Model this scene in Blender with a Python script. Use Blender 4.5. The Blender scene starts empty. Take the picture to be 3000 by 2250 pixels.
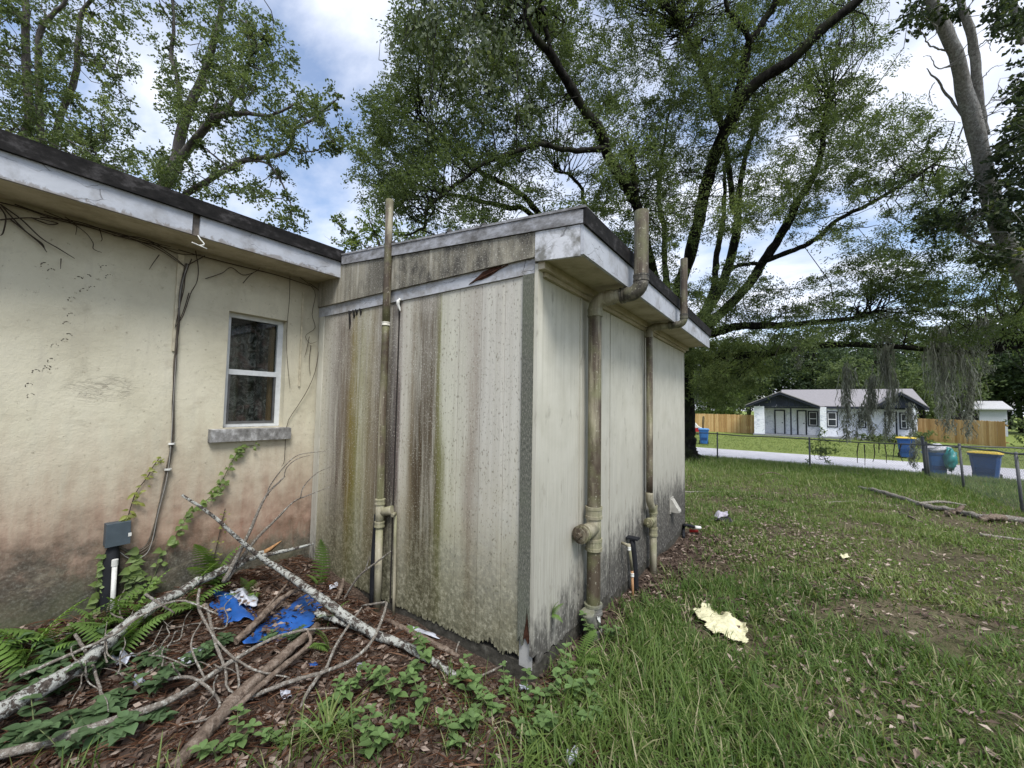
import bpy, bmesh, math, random
import numpy as np
from mathutils import Vector, Matrix, Quaternion
R_ = math.radians
scene = bpy.context.scene
COL = scene.collection
rng = np.random.default_rng(7)
random.seed(7)

# ------------------------------------------------------------------ camera
FPX, YAW, PIT, ROL = 1174.5, 0.6110, 0.05484, 0.01704
_cy, _sy = math.cos(YAW), math.sin(YAW)
_fw = np.array([-_sy, _cy, 0.]); _rt = np.array([_cy, _sy, 0.]); _up = np.array([0, 0, 1.])
CF = _fw*math.cos(PIT) + _up*math.sin(PIT); _u = _up*math.cos(PIT) - _fw*math.sin(PIT)
CR = _rt*math.cos(ROL) + _u*math.sin(ROL); CU = _u*math.cos(ROL) - _rt*math.sin(ROL)
CAM = np.array([0, 0, 1.55])
cd = bpy.data.cameras.new('camera'); cam = bpy.data.objects.new('camera', cd); COL.objects.link(cam)
cam.matrix_world = Matrix(((CR[0], CU[0], -CF[0], CAM[0]), (CR[1], CU[1], -CF[1], CAM[1]), (CR[2], CU[2], -CF[2], CAM[2]), (0, 0, 0, 1)))
cd.sensor_fit = 'HORIZONTAL'; cd.sensor_width = 36; cd.lens = FPX/3000*36
cd.clip_start = .05; cd.clip_end = 2000
scene.camera = cam
scene.render.resolution_x = 1024; scene.render.resolution_y = 768

# ------------------------------------------------------------------ world, sun, exposure
SUN_EL, SUN_AZ = R_(56), R_(128)           # azimuth clockwise from +Y
W = bpy.data.worlds.new('World'); scene.world = W; W.use_nodes = True
nt = W.node_tree; nt.nodes.clear()
def wn(t, **k):
    n = nt.nodes.new(t)
    for a, b in k.items(): setattr(n, a, b)
    return n
wo = wn('ShaderNodeOutputWorld'); bg = wn('ShaderNodeBackground'); bg.inputs[1].default_value = .15
sky = wn('ShaderNodeTexSky', sky_type='NISHITA', sun_disc=False, sun_elevation=SUN_EL, sun_rotation=SUN_AZ, air_density=1.0, dust_density=1.5, ozone_density=1.6)
tc = wn('ShaderNodeTexCoord'); sp = wn('ShaderNodeSeparateXYZ'); nt.links.new(tc.outputs['Generated'], sp.inputs[0])
ad = wn('ShaderNodeMath', operation='ADD'); ad.inputs[1].default_value = .22; nt.links.new(sp.outputs[2], ad.inputs[0])
mx = wn('ShaderNodeMath', operation='MAXIMUM'); mx.inputs[1].default_value = .05; nt.links.new(ad.outputs[0], mx.inputs[0])
dv = wn('ShaderNodeVectorMath', operation='DIVIDE'); nt.links.new(tc.outputs['Generated'], dv.inputs[0]); nt.links.new(mx.outputs[0], dv.inputs[1])
mp = wn('ShaderNodeMapping'); mp.inputs['Location'].default_value = (3.35, 1.2, 0); mp.inputs['Rotation'].default_value = (0, 0, .5); mp.inputs['Scale'].default_value = (1.0, 1.5, .15)
nt.links.new(dv.outputs[0], mp.inputs[0])
n1 = wn('ShaderNodeTexNoise'); n1.inputs['Scale'].default_value = 1.9; n1.inputs['Detail'].default_value = 9; n1.inputs['Roughness'].default_value = .56; n1.inputs['Distortion'].default_value = .12
nt.links.new(mp.outputs[0], n1.inputs['Vector'])
cr = wn('ShaderNodeValToRGB'); nt.links.new(n1.outputs[0], cr.inputs[0])
cr.color_ramp.elements[0].position = .36; cr.color_ramp.elements[0].color = (0.10,)*3 + (1,)
cr.color_ramp.elements[1].position = .60; cr.color_ramp.elements[1].color = (1, 1, 1, 1)
cm = wn('ShaderNodeMix', data_type='RGBA'); nt.links.new(cr.outputs[0], cm.inputs[0])
gm = wn('ShaderNodeMix', data_type='RGBA', blend_type='MULTIPLY'); gm.inputs[0].default_value = 1; nt.links.new(sky.outputs[0], gm.inputs[6]); gm.inputs[7].default_value = (1.0, 1.0, 1.0, 1)
nt.links.new(gm.outputs[2], cm.inputs[6])
n2 = wn('ShaderNodeTexNoise'); n2.inputs['Scale'].default_value = 4.2; n2.inputs['Detail'].default_value = 7; nt.links.new(mp.outputs[0], n2.inputs['Vector'])
cr2 = wn('ShaderNodeValToRGB'); nt.links.new(n2.outputs[0], cr2.inputs[0])
cr2.color_ramp.elements[0].position = .3; cr2.color_ramp.elements[0].color = (3.5, 3.8, 4.6, 1)
cr2.color_ramp.elements[1].position = .7; cr2.color_ramp.elements[1].color = (4.8, 5.0, 5.5, 1)
nt.links.new(cr2.outputs[0], cm.inputs[7]); nt.links.new(cm.outputs[2], bg.inputs[0]); nt.links.new(bg.outputs[0], wo.inputs[0])

sl = bpy.data.lights.new('sun', 'SUN'); sl.energy = 2.4; sl.angle = R_(22); sl.color = (1, .98, .95)
sun = bpy.data.objects.new('sun', sl); COL.objects.link(sun)
sd = Vector((math.sin(SUN_AZ)*math.cos(SUN_EL), math.cos(SUN_AZ)*math.cos(SUN_EL), math.sin(SUN_EL)))
sun.rotation_euler = sd.to_track_quat('Z', 'Y').to_euler()
vs = scene.view_settings; vs.view_transform = 'Standard'; vs.look = 'None'; vs.exposure = 0.74; vs.gamma = 1; vs.use_curve_mapping = False
try:
    scene.cycles.max_bounces = 8; scene.cycles.transparent_max_bounces = 8; scene.cycles.use_denoising = True
    scene.cycles.caustics_reflective = False; scene.cycles.caustics_refractive = False
except Exception: pass

# ------------------------------------------------------------------ places: photograph points on real surfaces
def ray(x, y): return CF + CR*(x-1500)/FPX - CU*(y-1125)/FPX
def at(x, y, d): return CAM + ray(x, y)*d
def on(x, y, ax, v):
    d = ray(x, y); return CAM + d*((v-CAM[ax])/d[ax])
def depth_of(p): return float((np.asarray(p)-CAM) @ CF)

_gy = [-60, -5, 0, 1, 2, 4, 6, 12, 19, 23.4, 24.4, 30.2, 31.5, 42, 60, 900]
_gz = [.15, .12, .02, -.02, -.07, -.17, -.21, -.40, -.62, -1.02, -1.10, -1.10, -1.02, -.65, -.6, -.6]
def G(x, y):
    x = np.asarray(x, float); y = np.asarray(y, float)
    z = np.interp(y, _gy, _gz)
    k = np.clip((3.0-y)/1.0, 0, 1)
    z = z + .15*np.exp(-((x+3.85)/.55)**2)*k + .05*np.exp(-((x+3.2)/.8)**2 - ((y-1.3)/.8)**2)
    near = np.clip((23-y)/4, 0, 1)
    z = z + near*(.018*np.sin(2.3*x+1.1*y) + .014*np.sin(4.7*x-3.9*y+1) + .009*np.sin(9.1*x+7.3*y+2) + .006*np.sin(17*x-13*y))
    return z
def og(px, py, lift=0):
    d = ray(px, py); z = -.1
    for _ in range(40):
        t = (CAM[2]-z-lift)/-d[2]; p = CAM+d*t; z = .5*z + .5*float(G(p[0], p[1]))
    return CAM + d*((CAM[2]-z-lift)/-d[2])

# ------------------------------------------------------------------ mesh helpers
def catmull(P, n):
    P = np.asarray(P, float)
    if len(P) < 3:
        t = np.linspace(0, 1, n)[:, None]; return P[0]*(1-t)+P[-1]*t
    Q = np.vstack([2*P[0]-P[1], P, 2*P[-1]-P[-2]])
    u = np.linspace(0, len(P)-1-1e-6, n); i = u.astype(int); t = (u-i)[:, None]
    a, b, c, d = Q[i], Q[i+1], Q[i+2], Q[i+3]
    return .5*((2*b) + (c-a)*t + (2*a-5*b+4*c-d)*t*t + (3*b-a-3*c+d)*t**3)

class MB:
    def __init__(s): s.v = []; s.f = []; s.sm = []
    def add(s, V, F, smooth=False):
        o = len(s.v); s.v.extend([tuple(map(float, p)) for p in V]); s.f.extend([tuple(i+o for i in f) for f in F]); s.sm.extend([smooth]*len(F)); return s
    def box(s, x0, x1, y0, y1, z0, z1):
        V = [(x0,y0,z0),(x1,y0,z0),(x1,y1,z0),(x0,y1,z0),(x0,y0,z1),(x1,y0,z1),(x1,y1,z1),(x0,y1,z1)]
        return s.add(V, [(0,3,2,1),(4,5,6,7),(0,1,5,4),(1,2,6,5),(2,3,7,6),(3,0,4,7)])
    def hexa(s, V):                                    # 8 corners, bottom ring then top ring
        return s.add(V, [(0,3,2,1),(4,5,6,7),(0,1,5,4),(1,2,6,5),(2,3,7,6),(3,0,4,7)])
    def prism(s, pts, axis, a, b):                     # outline (2D) extruded along an axis
        def m(p, h): 
            return (h, p[0], p[1]) if axis == 0 else ((p[0], h, p[1]) if axis == 1 else (p[0], p[1], h))
        n = len(pts); V = [m(p, a) for p in pts]+[m(p, b) for p in pts]
        F = [tuple(range(n))[::-1], tuple(range(n, 2*n))]+[(i, (i+1) % n, n+(i+1) % n, n+i) for i in range(n)]
        return s.add(V, F)
    def tube(s, P, r, seg=8, cap=True, n=None, jitter=0, seed=0):
        P = np.asarray(P, float)
        r = np.full(len(P), r, float) if np.isscalar(r) else np.asarray(r, float)
        if n:
            rr = np.interp(np.linspace(0, 1, n), np.linspace(0, 1, len(P)), r); P = catmull(P, n); r = rr
        k = len(P); T = np.gradient(P, axis=0); T /= np.linalg.norm(T, axis=1)[:, None]+1e-9
        u = np.cross(T[0], (0, 0, 1) if abs(T[0][2]) < .9 else (1, 0, 0)); u /= np.linalg.norm(u)
        jr = np.random.default_rng(seed); V = []; th = np.arange(seg)*2*math.pi/seg
        for i in range(k):
            u = u-T[i]*(u@T[i]); u /= np.linalg.norm(u)+1e-9; w = np.cross(T[i], u)
            q = r[i]*(1+jitter*jr.standard_normal(seg)) if jitter else np.full(seg, r[i])
            V.append(P[i]+(np.cos(th)*q)[:, None]*u+(np.sin(th)*q)[:, None]*w)
        V = np.vstack(V); F = []
        for i in range(k-1):
            for j in range(seg):
                a = i*seg+j; b = i*seg+(j+1) % seg; F.append((a, b, b+seg, a+seg))
        s.add(V, F, True)
        if cap:
            o = len(s.v)-len(V)
            s.f.append(tuple(o+j for j in range(seg))[::-1]); s.f.append(tuple(o+(k-1)*seg+j for j in range(seg))); s.sm += [False, False]
        return s
    def lathe(s, c, ax, prof, seg=16):                 # prof: (dist along axis, radius)
        c = np.asarray(c, float); ax = np.asarray(ax, float); ax /= np.linalg.norm(ax)
        return s.tube_raw([c+ax*d for d, _ in prof], [q for _, q in prof], ax, seg)
    def tube_raw(s, P, r, ax, seg):
        u = np.cross(ax, (0, 0, 1) if abs(ax[2]) < .9 else (1, 0, 0)); u /= np.linalg.norm(u); w = np.cross(ax, u)
        th = np.arange(seg)*2*math.pi/seg; V = []
        for p, q in zip(P, r): V += [p+q*(math.cos(t)*u+math.sin(t)*w) for t in th]
        k = len(P); F = []
        for i in range(k-1):
            for j in range(seg):
                a = i*seg+j; b = i*seg+(j+1) % seg; F.append((a, b, b+seg, a+seg))
        s.add(V, F, False); o = len(s.v)-len(V)
        s.f.append(tuple(o+j for j in range(seg))[::-1]); s.f.append(tuple(o+(k-1)*seg+j for j in range(seg))); s.sm += [False, False]
        return s
    def build(s, name, mat, parent=None, label=None, cat=None, group=None, kind=None, origin=None):
        base = np.zeros(3)
        q = parent
        while q is not None: base += np.array(q.location); q = q.parent
        me = bpy.data.meshes.new(name)
        off = base if origin is None else np.asarray(origin, float)
        V = np.array(s.v)-off
        me.from_pydata(V.tolist(), [], s.f); me.polygons.foreach_set('use_smooth', s.sm); me.update()
        me.materials.append(mat)
        o = bpy.data.objects.new(name, me); COL.objects.link(o)
        if parent is not None: o.parent = parent
        elif origin is not None: o.location = origin
        return tag(o, label, cat, group, kind)
def tag(o, label=None, cat=None, group=None, kind=None):
    for k, v in (('label', label), ('category', cat), ('group', group), ('kind', kind)):
        if v: o[k] = v
    return o
def root(name, label, cat, loc=(0, 0, 0), group=None):
    o = bpy.data.objects.new(name, None); COL.objects.link(o); o.location = [float(a) for a in loc]; o.empty_display_size = .1
    return tag(o, label, cat, group)
def np_mesh(name, V, F, mat, var=None, parent=None, smooth=False, origin=None, **tg):
    """V (n,3), F (m,k) one polygon size; var: one number per vertex"""
    V = np.asarray(V, np.float32)
    base = np.zeros(3, np.float32); q = parent
    while q is not None: base += np.array(q.location, np.float32); q = q.parent
    if origin is not None: base = np.asarray(origin, np.float32)
    V = V-base
    me = bpy.data.meshes.new(name); F = np.asarray(F, np.int32); m, k = F.shape
    me.vertices.add(len(V)); me.vertices.foreach_set('co', V.ravel())
    me.loops.add(m*k); me.loops.foreach_set('vertex_index', F.ravel())
    me.polygons.add(m); me.polygons.foreach_set('loop_start', np.arange(0, m*k, k, dtype=np.int32))
    me.polygons.foreach_set('use_smooth', np.full(m, smooth))
    if var is not None:
        a = me.attributes.new('var', 'FLOAT', 'POINT'); a.data.foreach_set('value', np.asarray(var, np.float32))
    me.update(calc_edges=True); me.validate()
    me.materials.append(mat)
    o = bpy.data.objects.new(name, me); COL.objects.link(o)
    if parent is not None: o.parent = parent
    elif origin is not None: o.location = [float(a) for a in origin]
    return tag(o, **tg)
def copy_tree(o, parent=None):
    c = o.copy(); COL.objects.link(c)
    if parent is not None: c.parent = parent
    for ch in list(o.children): copy_tree(ch, c)
    return c

# ------------------------------------------------------------------ material helpers
class Mt:
    def __init__(s, name, rough=.85, spec=.25):
        s.m = bpy.data.materials.new(name); s.m.use_nodes = True; s.t = s.m.node_tree; s.t.nodes.clear()
        s.o = s.t.nodes.new('ShaderNodeOutputMaterial'); s.b = s.t.nodes.new('ShaderNodeBsdfPrincipled')
        s.t.links.new(s.b.outputs[0], s.o.inputs[0]); s.b.inputs['Roughness'].default_value = rough; s.b.inputs['Specular IOR Level'].default_value = spec
    def n(s, t, **k):
        q = s.t.nodes.new(t)
        for a, b in k.items(): setattr(q, a, b)
        return q
    def put(s, sock, v):
        if hasattr(v, 'is_output'): s.t.links.new(v, sock)
        elif isinstance(v, (tuple, list)) and sock.type == 'RGBA' and len(v) == 3: sock.default_value = (*v, 1)
        else: sock.default_value = v
    def pos(s): return s.n('ShaderNodeNewGeometry').outputs['Position']
    def obj(s): return s.n('ShaderNodeTexCoord').outputs['Object']
    def attr(s, name='var'): return s.n('ShaderNodeAttribute', attribute_name=name).outputs['Fac']
    def rnd(s): return s.n('ShaderNodeObjectInfo').outputs['Random']
    def scl(s, v, sc, loc=(0, 0, 0)):
        q = s.n('ShaderNodeMapping'); s.put(q.inputs[0], v); q.inputs['Scale'].default_value = sc; q.inputs['Location'].default_value = loc; return q.outputs[0]
    def noise(s, v, scale, detail=4, rough=.55, dist=0):
        q = s.n('ShaderNodeTexNoise'); s.put(q.inputs['Vector'], v); q.inputs['Scale'].default_value = scale; q.inputs['Detail'].default_value = detail
        q.inputs['Roughness'].default_value = rough; q.inputs['Distortion'].default_value = dist; return q.outputs[0]
    def warp(s, v, scale, amt):
        q = s.n('ShaderNodeTexNoise'); s.put(q.inputs['Vector'], v); q.inputs['Scale'].default_value = scale; q.inputs['Detail'].default_value = 4
        a = s.n('ShaderNodeVectorMath', operation='MULTIPLY_ADD'); s.t.links.new(q.outputs['Color'], a.inputs[0]); a.inputs[1].default_value = (amt,)*3; s.put(a.inputs[2], v); return a.outputs[0]
    def voro(s, v, scale, feature='F1', out=0):
        q = s.n('ShaderNodeTexVoronoi', feature=feature); s.put(q.inputs['Vector'], v); q.inputs['Scale'].default_value = scale; return q.outputs[out]
    def ramp(s, f, stops, interp='LINEAR'):
        q = s.n('ShaderNodeValToRGB'); s.put(q.inputs[0], f); e = q.color_ramp.elements; q.color_ramp.interpolation = interp
        while len(e) < len(stops): e.new(.5)
        for i, (p, c) in enumerate(stops):
            e[i].position = p
        for i, (p, c) in enumerate(stops):
            e[i].color = (c, c, c, 1) if isinstance(c, (int, float)) else (*c, 1)
        return q.outputs[0]
    def mix(s, f, a, b, mode='MIX'):
        q = s.n('ShaderNodeMix', data_type='RGBA', blend_type=mode); s.put(q.inputs[0], f); s.put(q.inputs[6], a); s.put(q.inputs[7], b); return q.outputs[2]
    def math(s, op, a, b=0., clamp=False):
        q = s.n('ShaderNodeMath', operation=op, use_clamp=clamp); s.put(q.inputs[0], a); s.put(q.inputs[1], b); return q.outputs[0]
    def sep(s, v):
        q = s.n('ShaderNodeSeparateXYZ'); s.put(q.inputs[0], v); return q.outputs
    def rng(s, f, a, b, c=0., d=1.):
        q = s.n('ShaderNodeMapRange'); s.put(q.inputs[0], f)
        for i, v in enumerate((a, b, c, d)): q.inputs[i+1].default_value = v
        return q.outputs[0]
    def col(s, c): s.put(s.b.inputs['Base Color'], c); return s
    def bump(s, h, st=.4, dist=.01):
        q = s.n('ShaderNodeBump'); s.put(q.inputs['Height'], h); q.inputs['Strength'].default_value = st; q.inputs['Distance'].default_value = dist
        s.t.links.new(q.outputs[0], s.b.inputs['Normal']); return s
    def leafy(s, c, tr=.35, tint=(1.2, 1.25, .6)):
        d = s.n('ShaderNodeBsdfTranslucent'); q = s.mix(1., c, tint, 'MULTIPLY'); s.put(d.inputs[0], q)
        m = s.n('ShaderNodeMixShader'); m.inputs[0].default_value = tr
        s.t.links.new(s.b.outputs[0], m.inputs[1]); s.t.links.new(d.outputs[0], m.inputs[2]); s.t.links.new(m.outputs[0], s.o.inputs[0]); return s

XW, YA, XB, YE = -3.82, 2.116, -1.303, 6.25
def sx(px): return float(on(px, 1250, 1, YA)[0])

# stucco
m = Mt('stucco', .92, .12); p = m.pos(); X, Y, Z = m.sep(p)
big = m.noise(p, 1.6, 5, .6); mid = m.noise(p, 9, 5, .65); fine = m.noise(p, 70, 4, .6); st = m.noise(m.scl(p, (7, 7, .8)), 2.2, 4, .6)
base = m.ramp(big, [(.30, (.45, .415, .31)), (.5, (.55, .515, .39)), (.72, (.61, .575, .45))])
base = m.mix(m.ramp(st, [(.54, 0.), (.8, .38)]), base, (.40, .37, .30))
zz = m.math('ADD', Z, m.math('MULTIPLY', m.math('SUBTRACT', st, .5), .7)); zz = m.math('ADD', zz, m.math('MULTIPLY', m.math('SUBTRACT', mid, .5), .45))
red = m.ramp(m.rng(zz, .2, 1.45), [(.0, .5), (.14, .95), (.40, .66), (.72, .22), (1., 0.)])
base = m.mix(red, base, m.ramp(mid, [(.3, (.20, .105, .07)), (.7, (.34, .205, .15))]))
zz2 = m.math('ADD', m.math('ADD', Z, m.math('MULTIPLY', m.math('SUBTRACT', mid, .5), .5)), m.math('MULTIPLY', m.math('SUBTRACT', big, .5), .9)); zz2 = m.math('ADD', zz2, m.rng(Y, .5, 1.6, 0, .16))
dk = m.ramp(m.rng(zz2, .15, .72), [(0., 1.), (.4, .85), (.7, .3), (1., 0.)])
low = m.ramp(fine, [(.3, (.035, .034, .026)), (.55, (.08, .076, .06)), (.75, (.18, .178, .15))]); low = m.mix(m.ramp(big, [(.4, 0.), (.62, .6)]), low, (.07, .085, .035))
base = m.mix(dk, base, low)
eg = m.math('ADD', Z, m.math('MULTIPLY', m.math('SUBTRACT', mid, .5), .35)); base = m.mix(m.ramp(m.rng(eg, 2.45, 2.78), [(0, 0.), (1, .6)]), base, (.21, .17, .12))
sp1 = m.ramp(m.noise(p, 27, 4, .75), [(.62, 0.), (.70, .6)]); base = m.mix(sp1, base, (.22, .19, .14))
base = m.mix(m.ramp(m.noise(p, 5.0, 6, .75, .4), [(.56, 0.), (.72, .42)]), base, (.30, .27, .20))
base = m.mix(m.ramp(m.noise(m.scl(p, (1, 1, 2.2), (3.1, .4, .2)), 2.3, 6, .7, .8), [(.58, 0.), (.75, .5)]), base, (.36, .31, .22))
sc_ = on(290, 1130, 0, XW); dn_ = m.n('ShaderNodeVectorMath', operation='DISTANCE'); m.t.links.new(m.scl(m.warp(p, 8, .12), (1, .8, 1.5), tuple(-np.array(sc_)*(1, .8, 1.5)-.06)), dn_.inputs[0]); scar = m.ramp(m.rng(dn_.outputs['Value'], .03, .16), [(0, 1.), (1, 0.)])
scr = m.math('MULTIPLY', scar, m.ramp(m.noise(m.scl(p, (1, 1, 2.5)), 14, 5, .7, 1.), [(.46, 0.), (.6, 1.)])); base = m.mix(m.math('MULTIPLY', scr, .55), base, (.25, .22, .17))
h = m.math('ADD', m.math('MULTIPLY', fine, .5), m.math('MULTIPLY', mid, 1.6)); h = m.math('SUBTRACT', h, m.math('MULTIPLY', scr, 1.5)); m.col(base).bump(h, .38, .010)
STUCCO = m.m

# siding of the near face: stains in their own columns
def siding(name, bands, x0, x1, axis):
    m = Mt(name, .9, .15); p = m.pos(); s3 = m.sep(p); Z = s3[2]; U = s3[axis]
    sc = (1, 1, .05); w1 = m.noise(m.scl(p, (3, 3, .5)), 2.0, 3, .5); grain = m.noise(m.scl(p, (60, 60, 1.6)), 1.6, 5, .65)
    gr2 = m.noise(m.scl(p, (16, 16, .35)), 1.5, 4, .6); fine = m.noise(p, 120, 3, .6); blot = m.noise(p, 4.5, 5, .6)
    u = m.math('ADD', U, m.math('MULTIPLY', m.math('SUBTRACT', w1, .5), .15)); u = m.math('ADD', u, m.math('MULTIPLY', m.math('SUBTRACT', grain, .5), .07))
    c = m.ramp(m.rng(u, x0, x1), bands)
    if axis == 0:
        fd = m.math('ADD', Z, m.math('MULTIPLY', m.math('SUBTRACT', m.noise(m.scl(p, (14, 14, .9)), 1.2, 5, .65), .5), 3.2)); c = m.mix(m.ramp(m.rng(fd, .9, 2.9), [(0, 0.), (.5, .18), (1, .75)]), c, m.ramp(blot, [(.35, (.36, .335, .285)), (.6, (.50, .475, .415))]))
        c = m.mix(m.ramp(m.noise(m.scl(p, (9, 9, .5), (2, 7, 4)), 1.4, 5, .7), [(.50, 0.), (.66, .5)]), c, (.55, .54, .46))
    c = m.mix(m.ramp(gr2, [(.45, .0), (.75, .38)]), c, m.mix(1., c, (.5, .47, .42), 'MULTIPLY'))
    c = m.mix(m.ramp(gr2, [(.28, .55), (.42, 0.)]), c, (.52, .50, .42))
    c = m.mix(m.ramp(grain, [(.52, 0.), (.78, .32)]), c, m.mix(1., c, (.45, .42, .38), 'MULTIPLY'))
    c = m.mix(m.ramp(grain, [(.28, .25), (.42, 0.)]), c, (.58, .56, .48))
    return m, p, Z, U, c, grain, gr2, fine, blot
def bp(px, x0=-3.80, x1=-1.29): return (sx(px)-x0)/(x1-x0)
bands = [(0, (.55, .51, .38)), (bp(932), (.54, .51, .40)), (bp(966), (.40, .38, .33)), (bp(985), (.15, .125, .105)), (bp(1012), (.16, .125, .085)), (bp(1024), (.19, .145, .035)), (bp(1042), (.19, .17, .055)),
         (bp(1054), (.32, .31, .19)), (bp(1085), (.22, .185, .115)), (bp(1110), (.17, .135, .09)), (bp(1145), (.07, .06, .055)), (bp(1160), (.13, .10, .095)), (bp(1172), (.56, .53, .46)), (bp(1192), (.46, .435, .36)), (bp(1212), (.19, .155, .10)),
         (bp(1224), (.072, .052, .030)), (bp(1270), (.085, .064, .036)), (bp(1288), (.19, .19, .075)), (bp(1300), (.56, .56, .45)), (bp(1352), (.54, .53, .44)), (bp(1380), (.33, .29, .24)), (bp(1410), (.52, .505, .45)), (bp(1470), (.58, .565, .50)), (bp(1520), (.55, .54, .48))]
m, p, Z, U, c, grain, gr2, fine, blot = siding('stained_siding', bands, -3.80, -1.29, 0)
top = m.ramp(m.rng(Z, 1.2, 2.5), [(0, 0.), (1, .55)]); c = m.mix(m.math('MULTIPLY', top, m.ramp(blot, [(.45, 0.), (.66, .6)])), c, (.31, .285, .24))
spk = m.ramp(m.noise(m.scl(p, (1, 1, .75)), 95, 2, .5), [(.57, 0.), (.66, .75)]); c = m.mix(m.math('MULTIPLY', spk, m.ramp(blot, [(.35, .25), (.6, .9)])), c, (.56, .55, .48))
spd = m.ramp(m.noise(m.scl(p, (1, 1, .6), (5, 2, 1)), 75, 2, .5), [(.60, 0.), (.70, .6)]); c = m.mix(spd, c, (.13, .115, .08))
c = m.mix(m.math('MULTIPLY', m.ramp(m.rng(Z, .1, 1.5), [(0, .75), (.5, .4), (1, 0.)]), m.ramp(blot, [(.35, .35), (.6, 1.)])), c, m.mix(1., c, (.50, .45, .30), 'MULTIPLY'))
zl = m.math('ADD', Z, m.math('MULTIPLY', m.math('SUBTRACT', blot, .5), .8)); c = m.mix(m.ramp(m.rng(zl, -.05, .85), [(0, .9), (.4, .62), (1, 0.)]), c, m.ramp(m.noise(p, 38, 5, .7), [(.33, (.045, .045, .025)), (.5, (.13, .125, .075)), (.62, (.27, .26, .18)), (.75, (.48, .46, .36))]))
m.col(c).bump(m.math('ADD', grain, m.math('MULTIPLY', fine, .4)), .45, .006); SIDING = m.m

m, p, Z, U, c, grain, gr2, fine, blot = siding('cream_siding', [(0, (.57, .54, .43)), (.5, (.60, .57, .46)), (1, (.58, .56, .46))], 2.1, 6.3, 1)
c0 = m.ramp(blot, [(.3, (.49, .475, .39)), (.6, (.57, .555, .47))]); c = m.mix(m.ramp(gr2, [(.45, .0), (.72, .45)]), c0, (.36, .345, .28))
zl = m.math('ADD', Z, m.math('MULTIPLY', m.math('SUBTRACT', gr2, .5), 1.5)); zl = m.math('SUBTRACT', zl, m.math('MULTIPLY', m.math('SUBTRACT', U, 2.1), .02))
c = m.mix(m.ramp(m.rng(zl, 0., 1.7), [(0, .9), (.45, .62), (1, 0.)]), c, m.ramp(grain, [(.3, (.20, .192, .165)), (.6, (.37, .355, .305))]))
zl2 = m.math('ADD', Z, m.math('MULTIPLY', m.math('SUBTRACT', m.noise(m.scl(p, (9, 9, 3)), 1.5, 5, .7), .5), 1.1)); zl2 = m.math('SUBTRACT', zl2, m.rng(U, 2.4, 4.6, 0, .34))
c = m.mix(m.ramp(m.rng(zl2, -.30, .36), [(0, .97), (.55, .85), (.82, .3), (1, 0.)]), c, m.ramp(m.noise(m.scl(p, (1, 1, .6)), 50, 5, .7), [(.35, (.025, .024, .022)), (.55, (.075, .07, .062)), (.70, (.36, .35, .31))]))
c = m.mix(m.ramp(m.noise(m.scl(p, (1, 1, .35)), 14, 4, .7), [(.60, 0.), (.72, .6)]), c, (.24, .22, .18))
m.col(c).bump(m.math('ADD', m.math('MULTIPLY', grain, .6), m.math('MULTIPLY', fine, .3)), .3, .005); CREAM = m.m

def paint(name, c1, c2, dirt, da=.5, db=.75, dm=.8, nz=5, crack=True, rough=.7, zlow=None):
    m = Mt(name, rough, .25); p = m.pos(); n = m.noise(p, nz, 6, .65, .3); f = m.noise(p, 60, 4, .6); c = m.mix(m.ramp(m.noise(p, 2.2, 3), [(.35, 0.), (.65, 1.)]), c1, c2)
    c = m.mix(m.ramp(n, [(da, 0.), (db, dm)]), c, dirt)
    h = m.noise(m.scl(p, (30, 30, 30)), 1, 4)
    if crack:
        v = m.voro(m.scl(m.warp(p, 6, .16), (1., 1., 4)), 2.3, 'DISTANCE_TO_EDGE'); k = m.ramp(v, [(0, 1.), (.013, 0.)]); k = m.math('MULTIPLY', k, m.ramp(m.noise(p, 3.3, 3), [(.47, 0.), (.56, 1.)]))
        c = m.mix(m.math('MULTIPLY', k, .85), c, (.10, .095, .09)); h = m.math('SUBTRACT', h, k)
    if zlow is not None:
        zz_ = m.math('ADD', m.sep(p)[2], m.math('MULTIPLY', m.math('SUBTRACT', m.noise(p, 11, 6, .75, .6), .5), .16)); c = m.mix(m.ramp(m.rng(zz_, zlow-.01, zlow+.05), [(0, .9), (.6, .55), (.75, 0.)]), c, (.17, .145, .12))
    c = m.mix(m.ramp(f, [(.62, 0.), (.75, .4)]), c, dirt); m.col(c).bump(h, .35, .006); return m.m
FASCIA = paint('peeling_white_paint', (.38, .40, .435), (.46, .48, .515), (.19, .18, .165), .46, .68, .65)
FASCIAW = paint('peeling_eave_paint', (.38, .40, .435), (.45, .47, .505), (.19, .18, .165), .47, .70, .62, 5, True, .7, 2.70)
DIRTYW = paint('dirty_white_board', (.40, .415, .44), (.46, .475, .50), (.20, .185, .16), .46, .64, .7, 6)
MOLDY = paint('moldy_white_paint', (.55, .56, .58), (.60, .61, .63), (.12, .115, .09), .44, .6, .85, 7)
m = Mt('gable_siding', .9, .15); p = m.pos(); s3 = m.sep(p); g1 = m.noise(m.scl(p, (1, 1, .6)), 5, 6, .65); fine = m.noise(p, 110, 3, .6); gv = m.noise(m.scl(p, (22, 22, 1.5)), 1.5, 4)
c = m.ramp(gv, [(.3, (.20, .18, .135)), (.5, (.30, .28, .22)), (.7, (.38, .36, .30))]); zx = m.rng(s3[0], -3.4, -1.3)
c = m.mix(m.math('MULTIPLY', m.ramp(g1, [(.36, 0.), (.56, .95)]), m.ramp(zx, [(0, .35), (.4, 1.), (1, .9)])), c, m.ramp(fine, [(.4, (.035, .034, .03)), (.62, (.11, .10, .085)), (.75, (.42, .41, .36))]))
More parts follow.
